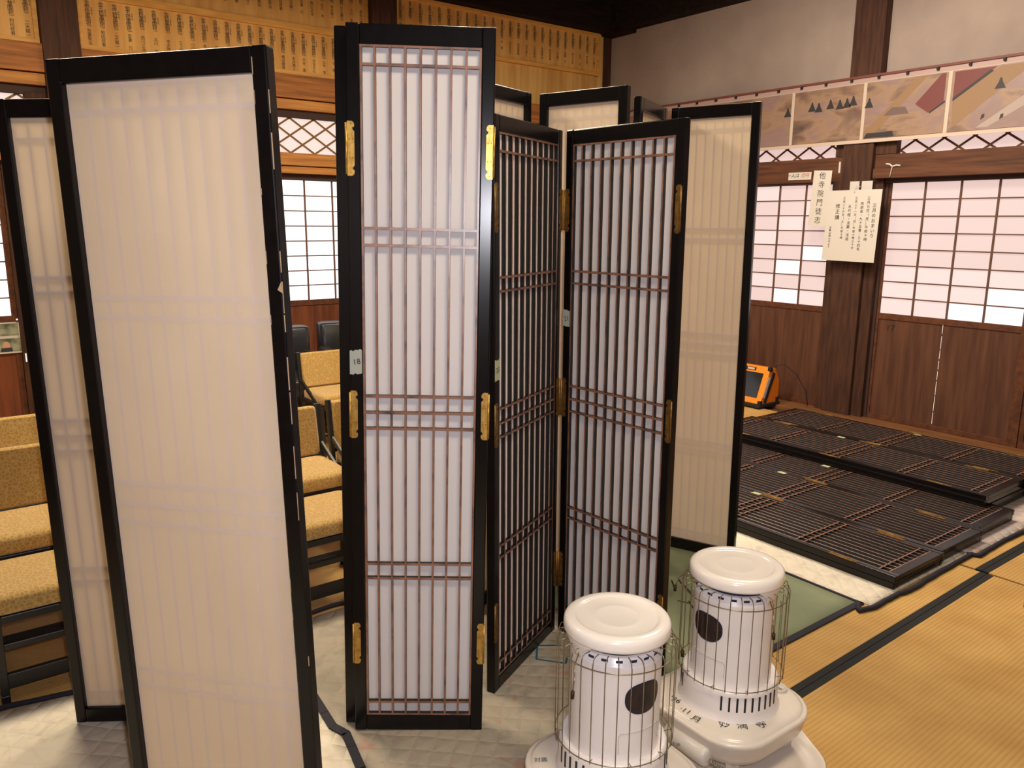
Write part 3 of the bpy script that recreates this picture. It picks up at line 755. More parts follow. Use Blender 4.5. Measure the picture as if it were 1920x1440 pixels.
def heater(M, label, txt, th=0.238):
    t = empty('kerosene_heater', M, label, 'heater')
    # drip tray
    mb = MB(); loft(mb, [(rsq(th-0.023, 0.11), 0.004), (rsq(th-0.006, 0.12), 0.012), (rsq(th, 0.122), 0.020), (rsq(th-0.004, 0.12), 0.022), (rsq(th-0.012, 0.115), 0.014), (rsq(th-0.038, 0.10), 0.009)])
    mb.build('drip_tray', M_tank, t, M=Matrix.Rotation(math.radians(txt[2]), 4, 'Z'))
    # feet
    for a in (45, 135, 225, 315):
        x, y = 0.17*math.cos(math.radians(a)), 0.17*math.sin(math.radians(a))
        MB().box(x-0.014, x+0.014, y-0.014, y+0.014, 0.0095, 0.052).build('foot', M_plastic, t, bevel=0.003)
    # tank
    mb = MB()
    loft(mb, [(rsq(0.135, 0.09), 0.045), (rsq(0.162, 0.11), 0.056), (rsq(0.184, 0.118), 0.090), (rsq(0.191, 0.121), 0.124), (rsq(0.194, 0.123), 0.132), (rsq(0.193, 0.1225), 0.139),
              (rsq(0.188, 0.120), 0.1420), (rsq(0.183, 0.117), 0.1412), (rsq(0.181, 0.116), 0.1445), (rsq(0.175, 0.113), 0.1490), (rsq(0.168, 0.111), 0.1512), (rsq(0.150, 0.11), 0.1520), (rsq(0.13, 0.11), 0.153)])
    tank = mb.build('fuel_tank', M_tank, t)
    mb = MB()
    for body, size, px, py, rot in txt[0]:
        a = math.radians(rot); put_text(mb, body, size, frame_M((px, py, 0.1535), (math.cos(a), math.sin(a), 0), (-math.sin(a), math.cos(a), 0), (0, 0, 1)), 0)
    for body, size, px, py, rot in txt[1]:
        a = math.radians(rot); put_text(mb, body, size, frame_M((px, py, 0.1535), (math.cos(a), math.sin(a), 0), (-math.sin(a), math.cos(a), 0), (0, 0, 1)), 1)
    mb.build('tank_lettering', [M_ink, M_redink], tank)
    # fuel gauge
    mb = MB(); mb.lathe([(0.0, 0.155), (0.017, 0.155), (0.0185, 0.159), (0.0225, 0.160), (0.0245, 0.157), (0.025, 0.144)], 32, c=(0.069, 0.146))
    mb.box(0.069-0.010, 0.069+0.010, 0.146-0.003, 0.146+0.003, 0.1552, 0.1562, 1)
    mb.build('fuel_gauge', [M_plastic, M_wire], t)
    # control barrel at the front
    mb = MB(); mb.tube([(-0.06, -0.185, 0.078), (-0.055, -0.185, 0.078), (0.075, -0.185, 0.078), (0.088, -0.185, 0.078), (0.092, -0.185, 0.078)], [0.018, 0.026, 0.029, 0.027, 0.018], 24)
    mb.build('control_barrel', M_plastic, t)
    mb = MB(); P = []
    for k in range(60):
        a = k*0.9; P.append((0.092+k*0.0012, -0.185+0.006*math.cos(a), 0.070+0.006*math.sin(a)))
    mb.tube(P, 0.0013, 5); mb.build('coil_spring', M_wire, t)
    # base ring with slots
    mb = MB()
    mb.lathe([(0.144, 0.152), (0.140, 0.159), (0.1375, 0.167), (0.1365, 0.175), (0.1350, 0.232), (0.132, 0.241), (0.126, 0.244), (0.118, 0.240), (0.112, 0.236)], 96)
    base = mb.build('base_ring', M_white_en2, t)
    mb = MB()
    for g in (1, -1):
        for k in range(9):
            a = math.radians(268 + g*(32+k*9.0)); x, y = 0.1362*math.cos(a), 0.1362*math.sin(a)
            Mx = Matrix.Translation((x, y, 0)) @ Matrix.Rotation(a, 4, 'Z')
            mb.box(-0.002, 0.0012, -0.0026, 0.0026, 0.184, 0.226, 0, Mx)
    mb.build('vent_slots', M_dark, base)
    # outer cylinder
    mb = MB()
    mb.lathe([(0.113, 0.236), (0.1135, 0.242), (0.1125, 0.255), (0.1125, 0.478), (0.1135, 0.483), (0.1125, 0.488), (0.1095, 0.490), (0.1095, 0.5080), (0.1065, 0.5092), (0.097, 0.5092)], 96)
    cyl = mb.build('outer_cylinder', M_white_en2, t)
    mb = MB()
    for k in range(20):
        a0 = 2*PI*k/20; vs = []
        n = 8; 
        for zz in (0.4965, 0.5035):
            for i in range(n+1):
                a = a0+(i/n-0.5)*0.145; vs.append((0.1100*math.cos(a), 0.1100*math.sin(a), zz))
        fs = [(i, i+1, n+2+i, n+1+i) for i in range(n)]
        mb.add(vs, fs, 0, True)
    mb.build('top_slots', M_darkblue, cyl)
    # mica window: rounded pane following the cylinder
    mb = MB(); na, nz = 28, 18; aw = math.radians(26); zc, zh = 0.402, 0.041
    def win(sc, rad, mi, thick=0.0):
        vs = []; ring = []
        for k in range(48):
            q = 2*PI*k/48; cx, cz = math.cos(q), math.sin(q)
            px_ = math.copysign(abs(cx)**0.85, cx); pz = math.copysign(abs(cz)**(0.75 if cz > 0 else 1.0), cz)
            a = math.radians(268)+px_*aw*sc; ring.append((rad*math.cos(a), rad*math.sin(a), zc+pz*zh*sc))
        vs = [(rad*math.cos(math.radians(268)), rad*math.sin(math.radians(268)), zc)]
        m = 1
        for fr in (0.33, 0.66, 1.0):
            for k in range(48):
                q = 2*PI*k/48; cx, cz = math.cos(q)*fr, math.sin(q)*fr
                px_ = math.copysign(abs(math.cos(q))**0.85, cx)*fr; pz = math.copysign(abs(math.sin(q))**(0.75 if cz > 0 else 1.0), cz)*fr
                a = math.radians(268)+px_*aw*sc; vs.append((rad*math.cos(a), rad*math.sin(a), zc+pz*zh*sc))
        fs = [(0, 1+k, 1+(k+1) % 48) for k in range(48)]
        for rg in range(2):
            for k in range(48):
                b = 1+rg*48; fs.append((b+k, b+48+k, b+48+(k+1) % 48, b+(k+1) % 48))
        mb.add(vs, fs, mi, True)
    win(1.0, 0.1136, 1); win(0.93, 0.1140, 0)
    mb.build('mica_window', [M_mica, M_darkblue], cyl)
    # faint access plate under the window
    mb = MB()
    aa = math.radians(268); pts = [(0.1134*math.cos(aa+d), 0.1134*math.sin(aa+d), z) for d, z in ((-0.55, 0.262), (-0.55, 0.308), (-0.5, 0.316), (0, 0.318), (0.5, 0.316), (0.55, 0.308), (0.55, 0.262))]
    P = []
    for i in range(len(pts)-1):
        for q in range(6):
            d0 = (-0.55, -0.55, -0.5, 0, 0.5, 0.55, 0.55)[i]; d1 = (-0.55, -0.5, 0, 0.5, 0.55, 0.55)[i] if i < 6 else 0
            dd = d0+(d1-d0)*q/6; zz = pts[i][2]+(pts[i+1][2]-pts[i][2])*q/6; P.append((0.1134*math.cos(aa+dd), 0.1134*math.sin(aa+dd), zz))
    mb.tube(P, 0.0010, 5); mb.build('access_plate_seam', M_plastic, cyl)
    # cap
    mb = MB()
    mb.lathe([(0.0, 0.5585), (0.050, 0.5586), (0.053, 0.5592), (0.056, 0.5588), (0.096, 0.5592), (0.099, 0.5600), (0.103, 0.5628), (0.107, 0.5634), (0.117, 0.5632), (0.1235, 0.5612), (0.1275, 0.5575), (0.1300, 0.5525), (0.1308, 0.546), (0.1308, 0.536), (0.1300, 0.531), (0.127, 0.530), (0.120, 0.533), (0.0, 0.535)], 96)
    cap = mb.build('top_plate', M_white_en, t)
    mb = MB(); mb.lathe([(0.097, 0.508), (0.097, 0.5345)], 64); mb.build('burner_gap', M_darkblue, t)
    for a in (2, 178, 90):
        A = math.radians(a); mb = MB(); n = 10; vs = []
        for zz, hw, rd in ((0.536, 0.52, 0.1285), (0.526, 0.40, 0.1275), (0.512, 0.24, 0.1235), (0.496, 0.16, 0.1185), (0.486, 0.10, 0.1165)):
            for i in range(n+1):
                q = A+(i/n-0.5)*2*hw; vs.append((rd*math.cos(q), rd*math.sin(q), zz))
        fs = [(j*(n+1)+i, j*(n+1)+i+1, (j+1)*(n+1)+i+1, (j+1)*(n+1)+i) for j in range(4) for i in range(n)]
        mb.add(vs, fs, 0, True); br = mb.build('bracket', M_white_en, t)
        so = br.modifiers.new('solid', 'SOLIDIFY'); so.thickness = 0.003
    # wire guard
    mb = MB(); RG = 0.147
    for k in range(29):
        a = math.radians(268)+math.radians(-165+k*330/28)
        pts = [(0.113*math.cos(a), 0.113*math.sin(a), 0.5135), (0.132*math.cos(a), 0.132*math.sin(a), 0.5165), (0.142*math.cos(a), 0.142*math.sin(a), 0.513), (RG*math.cos(a), RG*math.sin(a), 0.500), (RG*math.cos(a), RG*math.sin(a), 0.246)]
        mb.tube(pts, 0.0012, 5)
    def arc(z, rad, a0=-165, a1=165, n=66):
        return [(rad*math.cos(math.radians(268+a0+(a1-a0)*k/n)), rad*math.sin(math.radians(268+a0+(a1-a0)*k/n)), z) for k in range(n+1)]
    mb.tube(arc(0.250, RG-0.0015), 0.0014, 5); mb.tube(arc(0.4895, RG-0.0025), 0.0013, 5)
    for a in (-60, -20, 60, 20, 120, -120):
        q = math.radians(268+a); mb.tube([((RG-0.001)*math.cos(q), (RG-0.001)*math.sin(q), 0.250), (0.128*math.cos(q), 0.128*math.sin(q), 0.246)], 0.0012, 5)
    guard = mb.build('wire_guard', M_wire, t)
    for sx in (1, -1):
        mb = MB()
        mb.tube([(sx*0.118, -0.004, 0.497), (sx*0.150, -0.03, 0.487), (sx*0.164, -0.05, 0.470), (sx*0.172, -0.055, 0.440)], 0.0016, 6)
        mb.tube([(sx*0.172, -0.055, 0.442), (sx*0.173, -0.055, 0.425)], 0.0045, 8, 1)
        mb.build('guard_latch', [M_wire, M_screw], guard)
    return t
# text entries are in heater-local coordinates (front = -Y)
def w2l(cx, cy, rot, x, y):
    a = -math.radians(rot); dx, dy = x-cx, y-cy
    return dx*math.cos(a)-dy*math.sin(a), dx*math.sin(a)+dy*math.cos(a)
H2 = (1.7728, 1.2770, -91); H1 = (1.2883, 1.2619, -5)
def tx(H, body, size, x, y, wrot):
    lx, ly = w2l(H[0], H[1], H[2], x, y); return (body, size, lx, ly, wrot-H[2])
t2 = [tx(H2, '妙', 0.034, 1.660, 1.205, -38), tx(H2, '満', 0.032, 1.692, 1.170, -42), tx(H2, '寺', 0.034, 1.738, 1.145, -36),
      tx(H2, "'96", 0.030, 1.642, 1.352, -82), tx(H2, '·11', 0.028, 1.624, 1.300, -80), tx(H2, '月', 0.030, 1.618, 1.258, -75)]
heater(T(H2[0], H2[1], 0.002, math.radians(H2[2])), 'white round kerosene heater with wire guard and inked characters on its tank, standing farther back', (t2, [], 62))
t1 = [tx(H1, '対震', 0.018, 1.155, 1.385, -35), tx(H1, '灯油', 0.014, 1.478, 1.220, -40)]
heater(T(H1[0], H1[1], 0.002, math.radians(H1[2])), 'white round kerosene heater with wire guard nearest the viewer, cut by the lower frame edge', (t1, [tx(H1, '○', 0.030, 1.450, 1.262, -40)], -5), 0.200)

# ================================================================== CHAIRS
def cushion(mb, x0, x1, y0, y1, z0, z1, r=0.02, mi=0):
    pts = rsq_rect(x0, x1, y0, y1, r)
    loft(mb, [(inset(pts, x0, x1, y0, y1, 0.012), z0), (pts, z0+0.010), (pts, z1-0.018), (inset(pts, x0, x1, y0, y1, 0.010), z1-0.005), (inset(pts, x0, x1, y0, y1, 0.03), z1)], mi)
def rsq_rect(x0, x1, y0, y1, r, n=5):
    pts = []
    for cx, cy, a0 in ((x1-r, y1-r, 0), (x0+r, y1-r, PI/2), (x0+r, y0+r, PI), (x1-r, y0+r, 1.5*PI)):
        for k in range(n+1):
            a = a0+k*PI/2/n; pts.append((cx+r*math.cos(a), cy+r*math.sin(a)))
    return pts
def inset(pts, x0, x1, y0, y1, d):
    cx, cy = (x0+x1)/2, (y0+y1)/2; sx = ((x1-x0)/2-d)/((x1-x0)/2); sy = ((y1-y0)/2-d)/((y1-y0)/2)
    return [(cx+(p[0]-cx)*sx, cy+(p[1]-cy)*sy) for p in pts]

def make_stool():
    t = empty('low_stool')
    mb = MB(); cushion(mb, 0, 0.445, 0, 0.345, 0.288, 0.352, 0.03); mb.build('seat', M_fabric, t)
    mb = MB()
    for x in (0.0, 0.420):
        for y in (0.004, 0.315): MB().box(x, x+0.025, y, y+0.025, 0.0, 0.288).build('leg', M_chair_fr, t, bevel=0.003)
        mb.box(x, x+0.025, 0.03, 0.316, 0.262, 0.286)
        mb.box(x, x+0.025, -0.01, 0.35, 0.0, 0.028)
    mb.box(0.024, 0.421, 0.006, 0.026, 0.260, 0.286); mb.box(0.024, 0.421, 0.006, 0.026, 0.170, 0.193); mb.box(0.024, 0.421, 0.006, 0.026, 0.040, 0.090)
    mb.box(0.024, 0.421, 0.318, 0.338, 0.260, 0.286); mb.box(0.024, 0.421, 0.318, 0.338, 0.170, 0.193)
    mb.build('stool_frame', M_chair_fr, t, bevel=0.003)
    return t
def make_chair():
    t = empty('low_chair')
    mb = MB(); cushion(mb, 0.012, 0.433, 0, 0.33, 0.352, 0.420, 0.04); mb.build('seat', M_fabric, t)
    # backrest, slightly reclined
    Mb = Matrix.Translation((0, 0.335, 0.420)) @ Matrix.Rotation(-0.16, 4, 'X')
    mb = MB(); pts = rsq_rect(0.022, 0.423, -0.004, 0.228, 0.02); vs0 = len(mb.v)
    loft(mb, [(inset(pts, 0.022, 0.423, -0.004, 0.228, 0.008), -0.022), (pts, -0.014), (pts, 0.010), (inset(pts, 0.022, 0.423, -0.004, 0.228, 0.01), 0.020)])
    M2 = Mb @ frame_M((0, 0, 0), (1, 0, 0), (0, 0, 1), (0, -1, 0))
    mb.v = [tuple(M2 @ Vector(v)) for v in mb.v]
    mb.build('backrest', M_fabric, t)
    mb = MB()
    for x in (0.0, 0.423):
        mb.bar((x+0.011, 0.300, 0.10), Mb @ Vector((x+0.011, 0, 0.235)), 0.022, 0.026, up=(0, 1, 0))
        mb.bar((x+0.011, 0.02, 0.345), (x+0.011, 0.33, 0.345), 0.02, 0.022)
        MB().bar((x+0.011, 0.02, 0.345), (x+0.011, 0.005, 0.003), 0.022, 0.022, up=(0, 1, 0)).build('leg', M_chair_fr, t, bevel=0.003)
        MB().bar((x+0.011, 0.300, 0.345), (x+0.011, 0.40, 0.003), 0.022, 0.022, up=(0, 1, 0)).build('leg', M_chair_fr, t, bevel=0.003)
        mb.bar((x+0.011, 0.10, 0.355), (x+0.011, 0.33, 0.47), 0.014, 0.024)
    mb.box(0.02, 0.43, 0.008, 0.026, 0.325, 0.350); mb.box(0.02, 0.43, 0.355, 0.372, 0.10, 0.13)
    mb.bar((0.02, 0.335, 0.408), (0.43, 0.335, 0.408), 0.016, 0.02)
    mb.build('chair_frame', M_chair_fr, t, bevel=0.003)
    return t
st0 = make_stool(); ch0 = make_chair()
def place(o, first, x, y, rz, label, group, cat, z=0.0):
    c = o if first else copy_tree(o)
    c.matrix_world = T(x, y, z, rz); tag(c, label, cat, group); return c
GS, GC = 'front row of low fabric stools', 'low fabric chairs behind the screens'
place(st0, True, 0.085, 2.752, 0, 'beige fabric stool with black frame at far left, front row', GS, 'stool')
place(st0, False, 0.5315, 2.752, 0, 'beige fabric stool of the front row hidden behind the tan-papered screen', GS, 'stool')
place(st0, False, 0.978, 2.752, 0, 'beige fabric stool in the gap left of the screen numbered 18', GS, 'stool')
place(ch0, True, 0.085, 3.105, 0, 'beige patterned low chair at far left behind the front stool', GC, 'chair')
place(ch0, False, -0.37, 3.105, 0, 'beige patterned low chair cut by the left frame edge behind the front row', GC, 'chair')
place(ch0, False, 0.565, 3.105, 0, 'beige patterned low chair behind the tan-papered screen', GC, 'chair')
place(ch0, False, 1.045, 3.105, 0, 'beige low chair with its grey-brown backrest in the gap between the screens', GC, 'chair')
place(ch0, False, 1.545, 3.150, 0, 'beige low chair whose backrest edge peeps out right of the grey-brown backrest', GC, 'chair')
place(ch0, False, 0.05, 3.66, 0, 'beige low chair of the second row at far left, only its top edge showing', GC, 'chair')
place(ch0, False, 0.51, 3.66, 0, 'beige low chair of the second row behind the left screens', GC, 'chair')
place(ch0, False, 1.985, 4.590, 0, 'yellow-lit low chair far back in front of the black armchairs', GC, 'chair')

def armchair(M, label):
    t = empty('armchair', M, label, 'armchair')
    mb = MB(); cushion(mb, 0, 0.62, 0.42, 0.58, 0.30, 0.735, 0.05); mb.build('backrest', M_leather, t)
    mb = MB(); cushion(mb, 0.08, 0.54, 0.0, 0.44, 0.26, 0.42, 0.05); mb.build('seat', M_leather, t)
    for x in (0.0, 0.54):
        mb = MB(); cushion(mb, x, x+0.08, 0.02, 0.50, 0.10, 0.56, 0.03); mb.build('armrest', M_leather, t)
    for x in (0.04, 0.55):
        for y in (0.05, 0.50): MB().box(x, x+0.03, y, y+0.03, 0.0, 0.30).build('leg', M_chair_fr, t)
armchair(T(1.735, 5.15, 0, 0.0), 'black leather armchair with square back under the left back window')
armchair(T(2.375, 5.28, 0, -0.22), 'worn black leather armchair right of the square-backed one')

# ================================================================== NAME BOARDS on the back wall
AM = ['金壱百萬圓也', '金五拾萬圓也', '金参拾萬圓也', '金弐拾萬圓也', '金拾五萬圓也', '金拾萬圓也', '金五萬圓也']
NM = ['辛　隆', '石正文王', '吉田勝敏', '谷川直之', '川村真治', '吾妻常治', '和田政春', '二天龍一', '吾妻　行', '西川正治', '北川　治', '本多隆一', '三上勝之', '小川　正', '長谷川清', '堀　惟行', '三宅正武', '東　　則', '淡野久男', '吾　祐治', '吉田　清', '横田勝寿', '永井勝之', '大谷　進', '河合文七', '山中　学']
def name_board(label, x0, x1, rows, ncol, seed, zb):
    rd = random.Random(seed)
    t = empty('name_board', T(x0, YW, zb), label, 'name board')
    L_ = x1-x0
    ink = MB(); pan = MB(); fr = MB(); z = 0
    for ri, h in enumerate(rows):
        pan.box(0.03, L_-0.03, -0.02, 0.0, z+0.03, z+h)
        step = (L_-0.13)/(ncol-1)
        for k in range(ncol):
            s = AM[min(6, rd.choice([0, 1, 2, 2, 3, 4, 5, 5, 6]))]; n = NM[(k+ri*11+seed*5) % len(NM)]
            xx = 0.07+k*step
            put_text(ink, vert(s), 0.034, frame_M((xx, -0.0212, z+h-0.012), (1, 0, 0), (0, 0, 1), (0, -1, 0)), 0, space_line=0.78)
            put_text(ink, vert('平成七年'), 0.012, frame_M((xx+0.024, -0.0212, z+h-0.055), (1, 0, 0), (0, 0, 1), (0, -1, 0)), 0, space_line=0.95)
            put_text(ink, vert(n), 0.027, frame_M((xx, -0.0212, z+h-0.012-0.178), (1, 0, 0), (0, 0, 1), (0, -1, 0)), 0, space_line=0.95)
        fr.box(0, L_, -0.035, 0.0, z, z+0.03)
        z += h
        if ri < len(rows)-1: fr.box(0, L_, -0.035, 0, z, z+0.025); z += 0.02
    fr.box(0, L_, -0.035, 0, z, z+0.03); fr.box(0, 0.03, -0.034, 0, 0, z+0.03); fr.box(L_-0.03, L_, -0.034, 0, 0, z+0.03)
    pan.build('panel', M_board, t); fr.build('board_frame', M_board_fr, t, bevel=0.003); ink.build('lettering', M_ink, t)
    return t
name_board('long cedar board of inked names above the left back window, two rows of columns', 1.080, 3.204, [0.325, 0.40], 25, 1, 2.602)
name_board('cedar board of inked names cut by the left frame edge', -1.2, 0.855, [0.325, 0.40], 24, 2, 2.602)
name_board('cedar board of inked names nearest the room corner with pale planks below', 3.435, 5.75, [0.365], 24, 3, 2.945)
# photo cards on the lower left back panel
def photo_card(x, z, w_, h_, label, people):
    t = empty('photo_print', T(x, 6.185, z), label, 'photo print')
    MB().box(0, w_, 0, 0.003, 0, h_).build('print_border', M_white_p, t)
    m = mat('photo_scene', (70, 82, 60), 0.5, (150, 150, 130), nscale=14, lo=0.4, hi=0.6)
    MB().box(0.008, w_-0.008, -0.0008, 0.0, 0.01, h_-0.008).build('picture', m, t)
    for k in range(people):
        cx = w_*(0.35+0.3*k); mb = MB()
        pts = [(cx+0.022*math.cos(q*PI/8), h_*0.5+0.026*math.sin(q*PI/8)) for q in range(16)]
        mb.prism(pts, 0.0009, 0.0011, 0, frame_M((0, 0, 0), (1, 0, 0), (0, 0, 1), (0, -1, 0)))
        pts = [(cx-0.035, 0.012), (cx+0.035, 0.012), (cx+0.03, h_*0.35), (cx-0.03, h_*0.35)]
        mb.prism(pts, 0.0009, 0.0012, 1, frame_M((0, 0, 0), (1, 0, 0), (0, 0, 1), (0, -1, 0)))
        mb.build('pictured_head', [mat('skin_tone', (196, 150, 118), 0.6), mat('dark_clothes', (40, 42, 52), 0.6)], t)
photo_card(0.30, 0.725, 0.26, 0.10, 'small landscape photo print pinned above another at the left edge', 0)
photo_card(0.30, 0.618, 0.27, 0.108, 'photo print of two smiling people pinned at the left edge', 2)

# ================================================================== RIGHT WALL THINGS
def banner():
    KS = 5.85/5.935
    t = empty('scroll_banner', T(5.85, 4.0, 2.12), 'long horizontal banner of brownish scroll-painting prints hung along the right wall', 'banner')
    Ti = t.matrix_world.inverted()
    def B(name, m, *bx, **k):
        mb = MB(); bx = [(q[0], q[1], q[2]*KS, q[3]*KS, 1.5+(q[4]-1.5)*KS, 1.5+(q[5]-1.5)*KS) for q in bx]
        for b in bx: mb.box(*b)
        mb.v = [tuple(Ti @ Vector(v)) for v in mb.v]
        return mb.build(name, m, t, **k)
    B('backing_sheet', M_banner, (5.849, 5.852, -1.5, 6.1, 2.117, 2.600))
    B('top_batten', M_rod, (5.838, 5.856, -1.5, 6.1, 2.592, 2.608))
    B('pale_border', M_banner2, (5.8465, 5.849, -1.5, 6.1, 2.117, 2.142), (5.8465, 5.849, -1.5, 6.1, 2.552, 2.556))
    sep = [6.09, 5.089, 4.0356, 3.420, 2.800, 2.18, 1.55, 0.9, 0.2, -0.6, -1.49]
    for k in range(len(sep)-1):
        a, b = sep[k+1], sep[k]
        pr = B('print', scroll('painted_scroll_print', k+1.3), (5.8455, 5.849, a+0.014, b-0.014, 2.146, 2.549))
        B('print_gap', M_banner2, (5.8450, 5.849, a-0.013, a+0.013, 2.142, 2.552))
    # generic painted shapes: roofs, floors, small seated figures
    mb = MB()
    def poly(pts, mi, d=0.0): mb.add([tuple(Ti @ Vector((5.8448-d, p[0]*KS, 1.5+(p[1]-1.5)*KS))) for p in pts], [tuple(range(len(pts)))], mi)
    poly([(3.40, 2.20), (3.03, 2.545), (2.96, 2.545), (3.33, 2.17)], 3)
    poly([(3.03, 2.36), (2.93, 2.29), (2.83, 2.36), (2.83, 2.545), (2.86, 2.545)], 0); poly([(2.92, 2.285), (2.82, 2.35), (2.82, 2.365), (2.925, 2.295)], 1, .0003)
    poly([(2.77, 2.37), (2.50, 2.545), (2.77, 2.545)], 0); poly([(2.77, 2.35), (2.52, 2.52), (2.54, 2.53), (2.77, 2.372)], 1, .0003)
    poly([(2.76, 2.17), (2.40, 2.45), (2.26, 2.545), (2.48, 2.545), (2.77, 2.36)], 3)
    poly([(2.60, 2.16), (2.20, 2.42), (2.20, 2.34), (2.52, 2.16)], 2)
    for (y, z) in ((3.86, 2.43), (3.80, 2.42), (3.70, 2.435), (3.62, 2.425), (3.56, 2.43), (3.51, 2.44), (3.38, 2.41), (4.08, 2.41), (2.47, 2.44), (2.25, 2.42)):
        poly([(y+0.035, z-0.04), (y-0.035, z-0.04), (y-0.012, z+0.005), (y-0.004, z+0.03), (y+0.006, z+0.03), (y+0.012, z+0.005)], 1, .0004)
    for (y, z) in ((2.56, 2.23), (2.44, 2.22)):
        poly([(y+0.012, z-0.02), (y-0.012, z-0.005), (y-0.01, z+0.02), (y+0.008, z+0.012)], 1, .0004)
    poly([(3.40, 2.15), (3.17, 2.15), (3.18, 2.19), (3.25, 2.185), (3.38, 2.185)], 1, .0002)
    poly([(3.26, 2.30), (3.07, 2.30), (3.10, 2.35), (3.20, 2.355)], 4, .0002)
    mb.build('painted_shapes', [mat('print_red_roof', (108, 52, 48), 0.6), mat('print_dark_ink', (44, 40, 42), 0.6), mat('print_pale_floor', (164, 146, 136), 0.6), mat('print_ochre', (140, 108, 76), 0.6), mat('print_grey_brown', (104, 84, 78), 0.6)], t, fix=False)
    k = 5.9
    while k > 1.6:
        B('banner_pin', M_ink, (5.832, 5.850, k-0.008, k+0.008, 2.572, 2.592)); k -= 0.215
banner()

t = empty('paper_notice', T(5.80, 3.65, 1.70), 'narrow vertical paper strip with six brushed characters at the left of the post', 'notice')
Ti = t.matrix_world.inverted()
sh = math.radians(-2.5)
Mt = Ti @ Matrix.Translation((5.80, 3.642, 1.705)) @ Matrix.Rotation(math.radians(2.3), 4, 'X')
mb = MB(); mb.box(-0.001, 0, -0.078, 0.078, -0.214, 0.214, 0, Mt); mb.build('sheet', M_white_p, t)
mb = MB()
put_text(mb, vert('他寺院門徒志'), 0.056, Mt @ frame_M((-0.0018, 0, 0.200), (0, -1, 0), (0, 0, 1), (-1, 0, 0)), 0, space_line=1.22)
mb.build('lettering', M_ink, t)
t = empty('paper_notice', T(5.78, 3.35, 1.50), 'square paper sheet with columns of handwriting hung on the dark post', 'notice')
Ti = t.matrix_world.inverted()
vs = [(5.78, 3.5556, 1.7620), (5.78, 3.1277, 1.7640), (5.78, 3.1418, 1.2262), (5.78, 3.5731, 1.2322)]
vs = [Ti @ Vector(v) for v in vs]; vs2 = [v+Vector((0.0012, 0, 0)) for v in vs]
MB().add(vs+vs2, [(0, 1, 2, 3), (7, 6, 5, 4), (0, 4, 5, 1), (1, 5, 6, 2), (2, 6, 7, 3), (3, 7, 4, 0)]).build('sheet', M_white_p, t)
mb = MB()
for k, (s_, dz, sz) in enumerate((('三月のおまいり', 0.10, 0.033), ('三月七日（月）午前十時', 0.05, 0.027), ('同朋会・九十五番・三十四名', 0.09, 0.025), ('三月二十一日（月）午前十時三十分', 0.05, 0.022), ('永代経・法要・法話', 0.11, 0.027), ('三月二十六日（土）午前十時', 0.05, 0.022), ('修正講', 0.10, 0.038), ('当番は隣の方より', 0.27, 0.019))):
    y = 3.1277+0.045+k*0.049
    put_text(mb, vert(s_), sz, Ti @ MR(y+0.004, 1.762-dz, 5.7785), 0, space_line=1.12)
mb.build('handwriting', M_ink, t)
mb = MB(); mb.tube([Ti @ Vector(p) for p in ((5.80, 3.345, 1.79), (5.779, 3.345, 1.765), (5.779, 3.345, 1.74))], 0.003, 6)
mb.box(5.852, 5.858, 3.355, 3.43, 1.755, 1.83, M=Ti); mb.box(5.852, 5.858, 3.25, 3.335, 1.755, 1.83, M=Ti)
mb.bar(Ti @ Vector((5.853, 3.345, 1.79)), Ti @ Vector((5.782, 3.345, 1.765)), 0.006, 0.002)
mb.build('hanging_tape', M_white_p, t, label='two white tape squares and a tie')
t = empty('label_strip', T(5.895, 3.9, 1.89), 'small white sticker with red writing on the beam left of the notices', 'sticker')
mb = MB(); mb.box(-0.001, 0.0, -0.105, 0.105, -0.03, 0.03)
mb.build('sticker', M_white_p, t)
mb = MB(); put_text(mb, '一人は', 0.038, frame_M((-0.0018, 0.06, 0.022), (0, -1, 0), (0, 0, 1), (-1, 0, 0)), 0); put_text(mb, '点呼', 0.040, frame_M((-0.0018, -0.05, 0.022), (0, -1, 0), (0, 0, 1), (-1, 0, 0)), 1)
mb.build('lettering', [M_ink, M_redink], t)
mb = MB()
P0 = Vector((5.833, 3.10, 1.925))
mb.tube([P0+Vector((0.0, 0.05, 0.020)), P0+Vector((-0.004, 0.02, 0.016)), P0, P0+Vector((-0.004, -0.03, 0.008)), P0+Vector((0, -0.06, 0.004))], 0.006, 6)
mb.tube([P0, P0+Vector((0.0, 0.006, -0.03)), P0+Vector((0, 0.012, -0.075))], 0.003, 6)
tag(mb.build('string_bow', M_white_p), 'white string bow tied on the rail above the right window', 'string')
MB().box(5.893, 5.90, 3.548, 3.562, 1.90, 1.985).build('metal_catch', M_white_p, label='small white catch on the dark beam beside the post', cat='catch')
tn[0] += 1
mb = MB(); put_text(mb, '17', 0.062, MR(3.05, 0.765, 5.9465), 0, space_char=1.2)
mb.build('trim_%d' % tn[0], M_ink, kind='structure', label='number 17 inked on the wainscot')

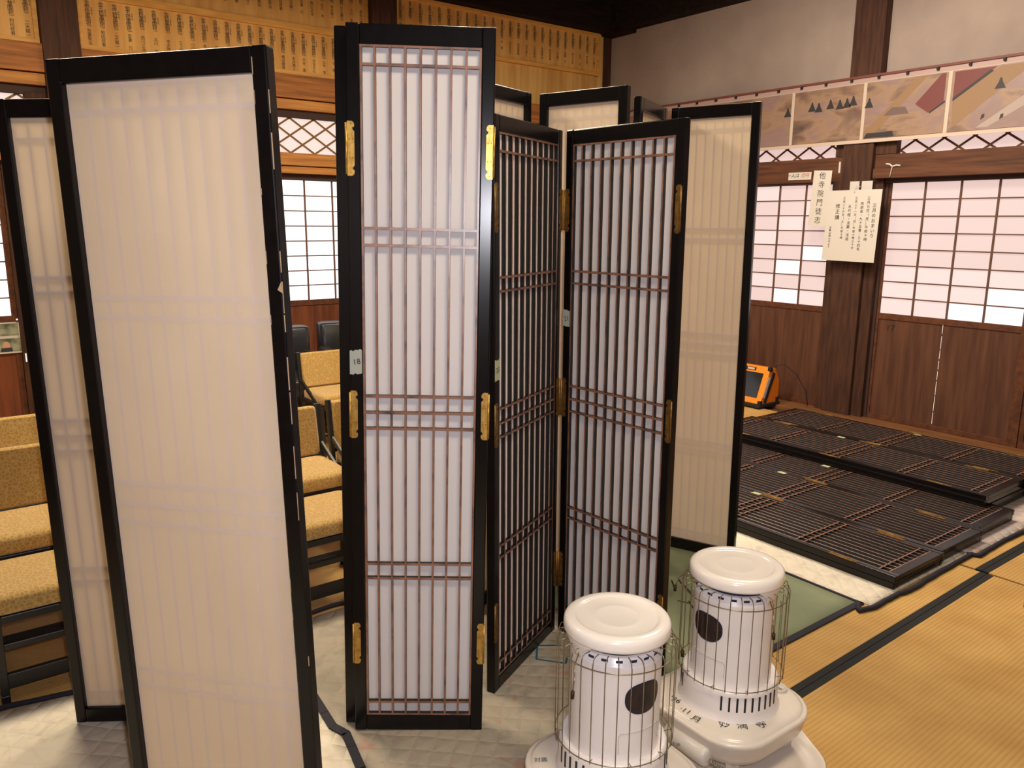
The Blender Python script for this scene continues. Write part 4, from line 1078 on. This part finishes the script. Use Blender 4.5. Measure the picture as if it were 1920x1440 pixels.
# ================================================================== WORK LIGHT behind the lying screens
t = empty('work_light', T(5.50, 3.85, 0.0), 'orange-yellow work light with dark square face standing by the wainscot', 'work light')
mb = MB()
prof = [(0.0, 0.035), (0.235, 0.035), (0.235, 0.22), (0.17, 0.33), (0.115, 0.335)]     # x depth, z
Mp = frame_M((0, 0, 0), (1, 0, 0), (0, 0, 1), (0, -1, 0))
mb.prism([(p[0]+0.02, p[1]) for p in prof], -0.40, 0.0, 0, Mp)
mb.build('housing', M_yellow2, t, bevel=0.006)
d = Vector((0.115, 0, 0.30)).normalized(); n = Vector((-d.z, 0, d.x))
Mf = frame_M((0.015, 0.40, 0.035), (0, -1, 0), d, n)
mb = MB(); mb.prism([(0, 0), (0.40, 0), (0.40, 0.322), (0, 0.322)], -0.012, 0.012, 0, Mf); mb.build('front_bezel', M_yellow, t, bevel=0.004)
mb = MB(); mb.prism([(0.04, 0.05), (0.352, 0.05), (0.352, 0.262), (0.04, 0.262)], 0.0125, 0.0155, 0, Mf); mb.build('front_glass', M_glass_dk, t)
mb = MB(); mb.prism([(0.17, 0.276), (0.27, 0.276), (0.27, 0.304), (0.17, 0.304)], 0.0125, 0.014, 0, Mf)
mb.prism([(0.185, 0.281), (0.255, 0.281), (0.255, 0.299), (0.185, 0.299)], 0.014, 0.0145, 1, Mf); mb.build('maker_badge', [M_ink, M_banner2], t)
mb = MB()
mb.bar((0.06, -0.004, 0.05), (0.165, -0.004, 0.29), 0.012, 0.03, up=(1, 0, 0)); mb.build('carry_strap', M_ink, t)
mb = MB(); mb.bar((0.045, -0.002, 0.09), (0.115, -0.002, 0.26), 0.004, 0.03, up=(1, 0, 0)); mb.build('side_label', M_banner2, t)
for (x, z) in ((0.012, 0.05), (0.125, 0.325), (0.235, 0.06)):
    mb = MB(); mb.box(x-0.018, x+0.018, -0.008, 0.02, z-0.02, z+0.018); mb.build('corner_guard', M_ink, t, bevel=0.004)
MB().box(-0.02, 0.27, -0.01, 0.41, 0.012, 0.036).build('stand', M_ink, t, bevel=0.003)
for x in (0.0, 0.23):
    MB().box(x, x+0.03, 0.0, 0.03, 0.0, 0.014).build('foot', M_ink, t)
mb = MB(); mb.tube([(0.19, 0.02, 0.29), (0.20, 0.0, 0.35), (0.24, -0.05, 0.36), (0.30, -0.13, 0.28), (0.34, -0.20, 0.15), (0.35, -0.22, 0.03)], 0.004, 6); mb.build('power_cord', M_ink, t)

# red cushion corner at the right frame edge
mb = MB(); cushion(mb, 0, 0.5, 0, 0.5, 0.0, 0.05, 0.03)
o = mb.build('cushion', M_red); o.matrix_world = T(3.345, 0.60, 0.002, -0.1)
tag(o, 'red cushion whose corner just shows at the right frame edge', 'cushion')
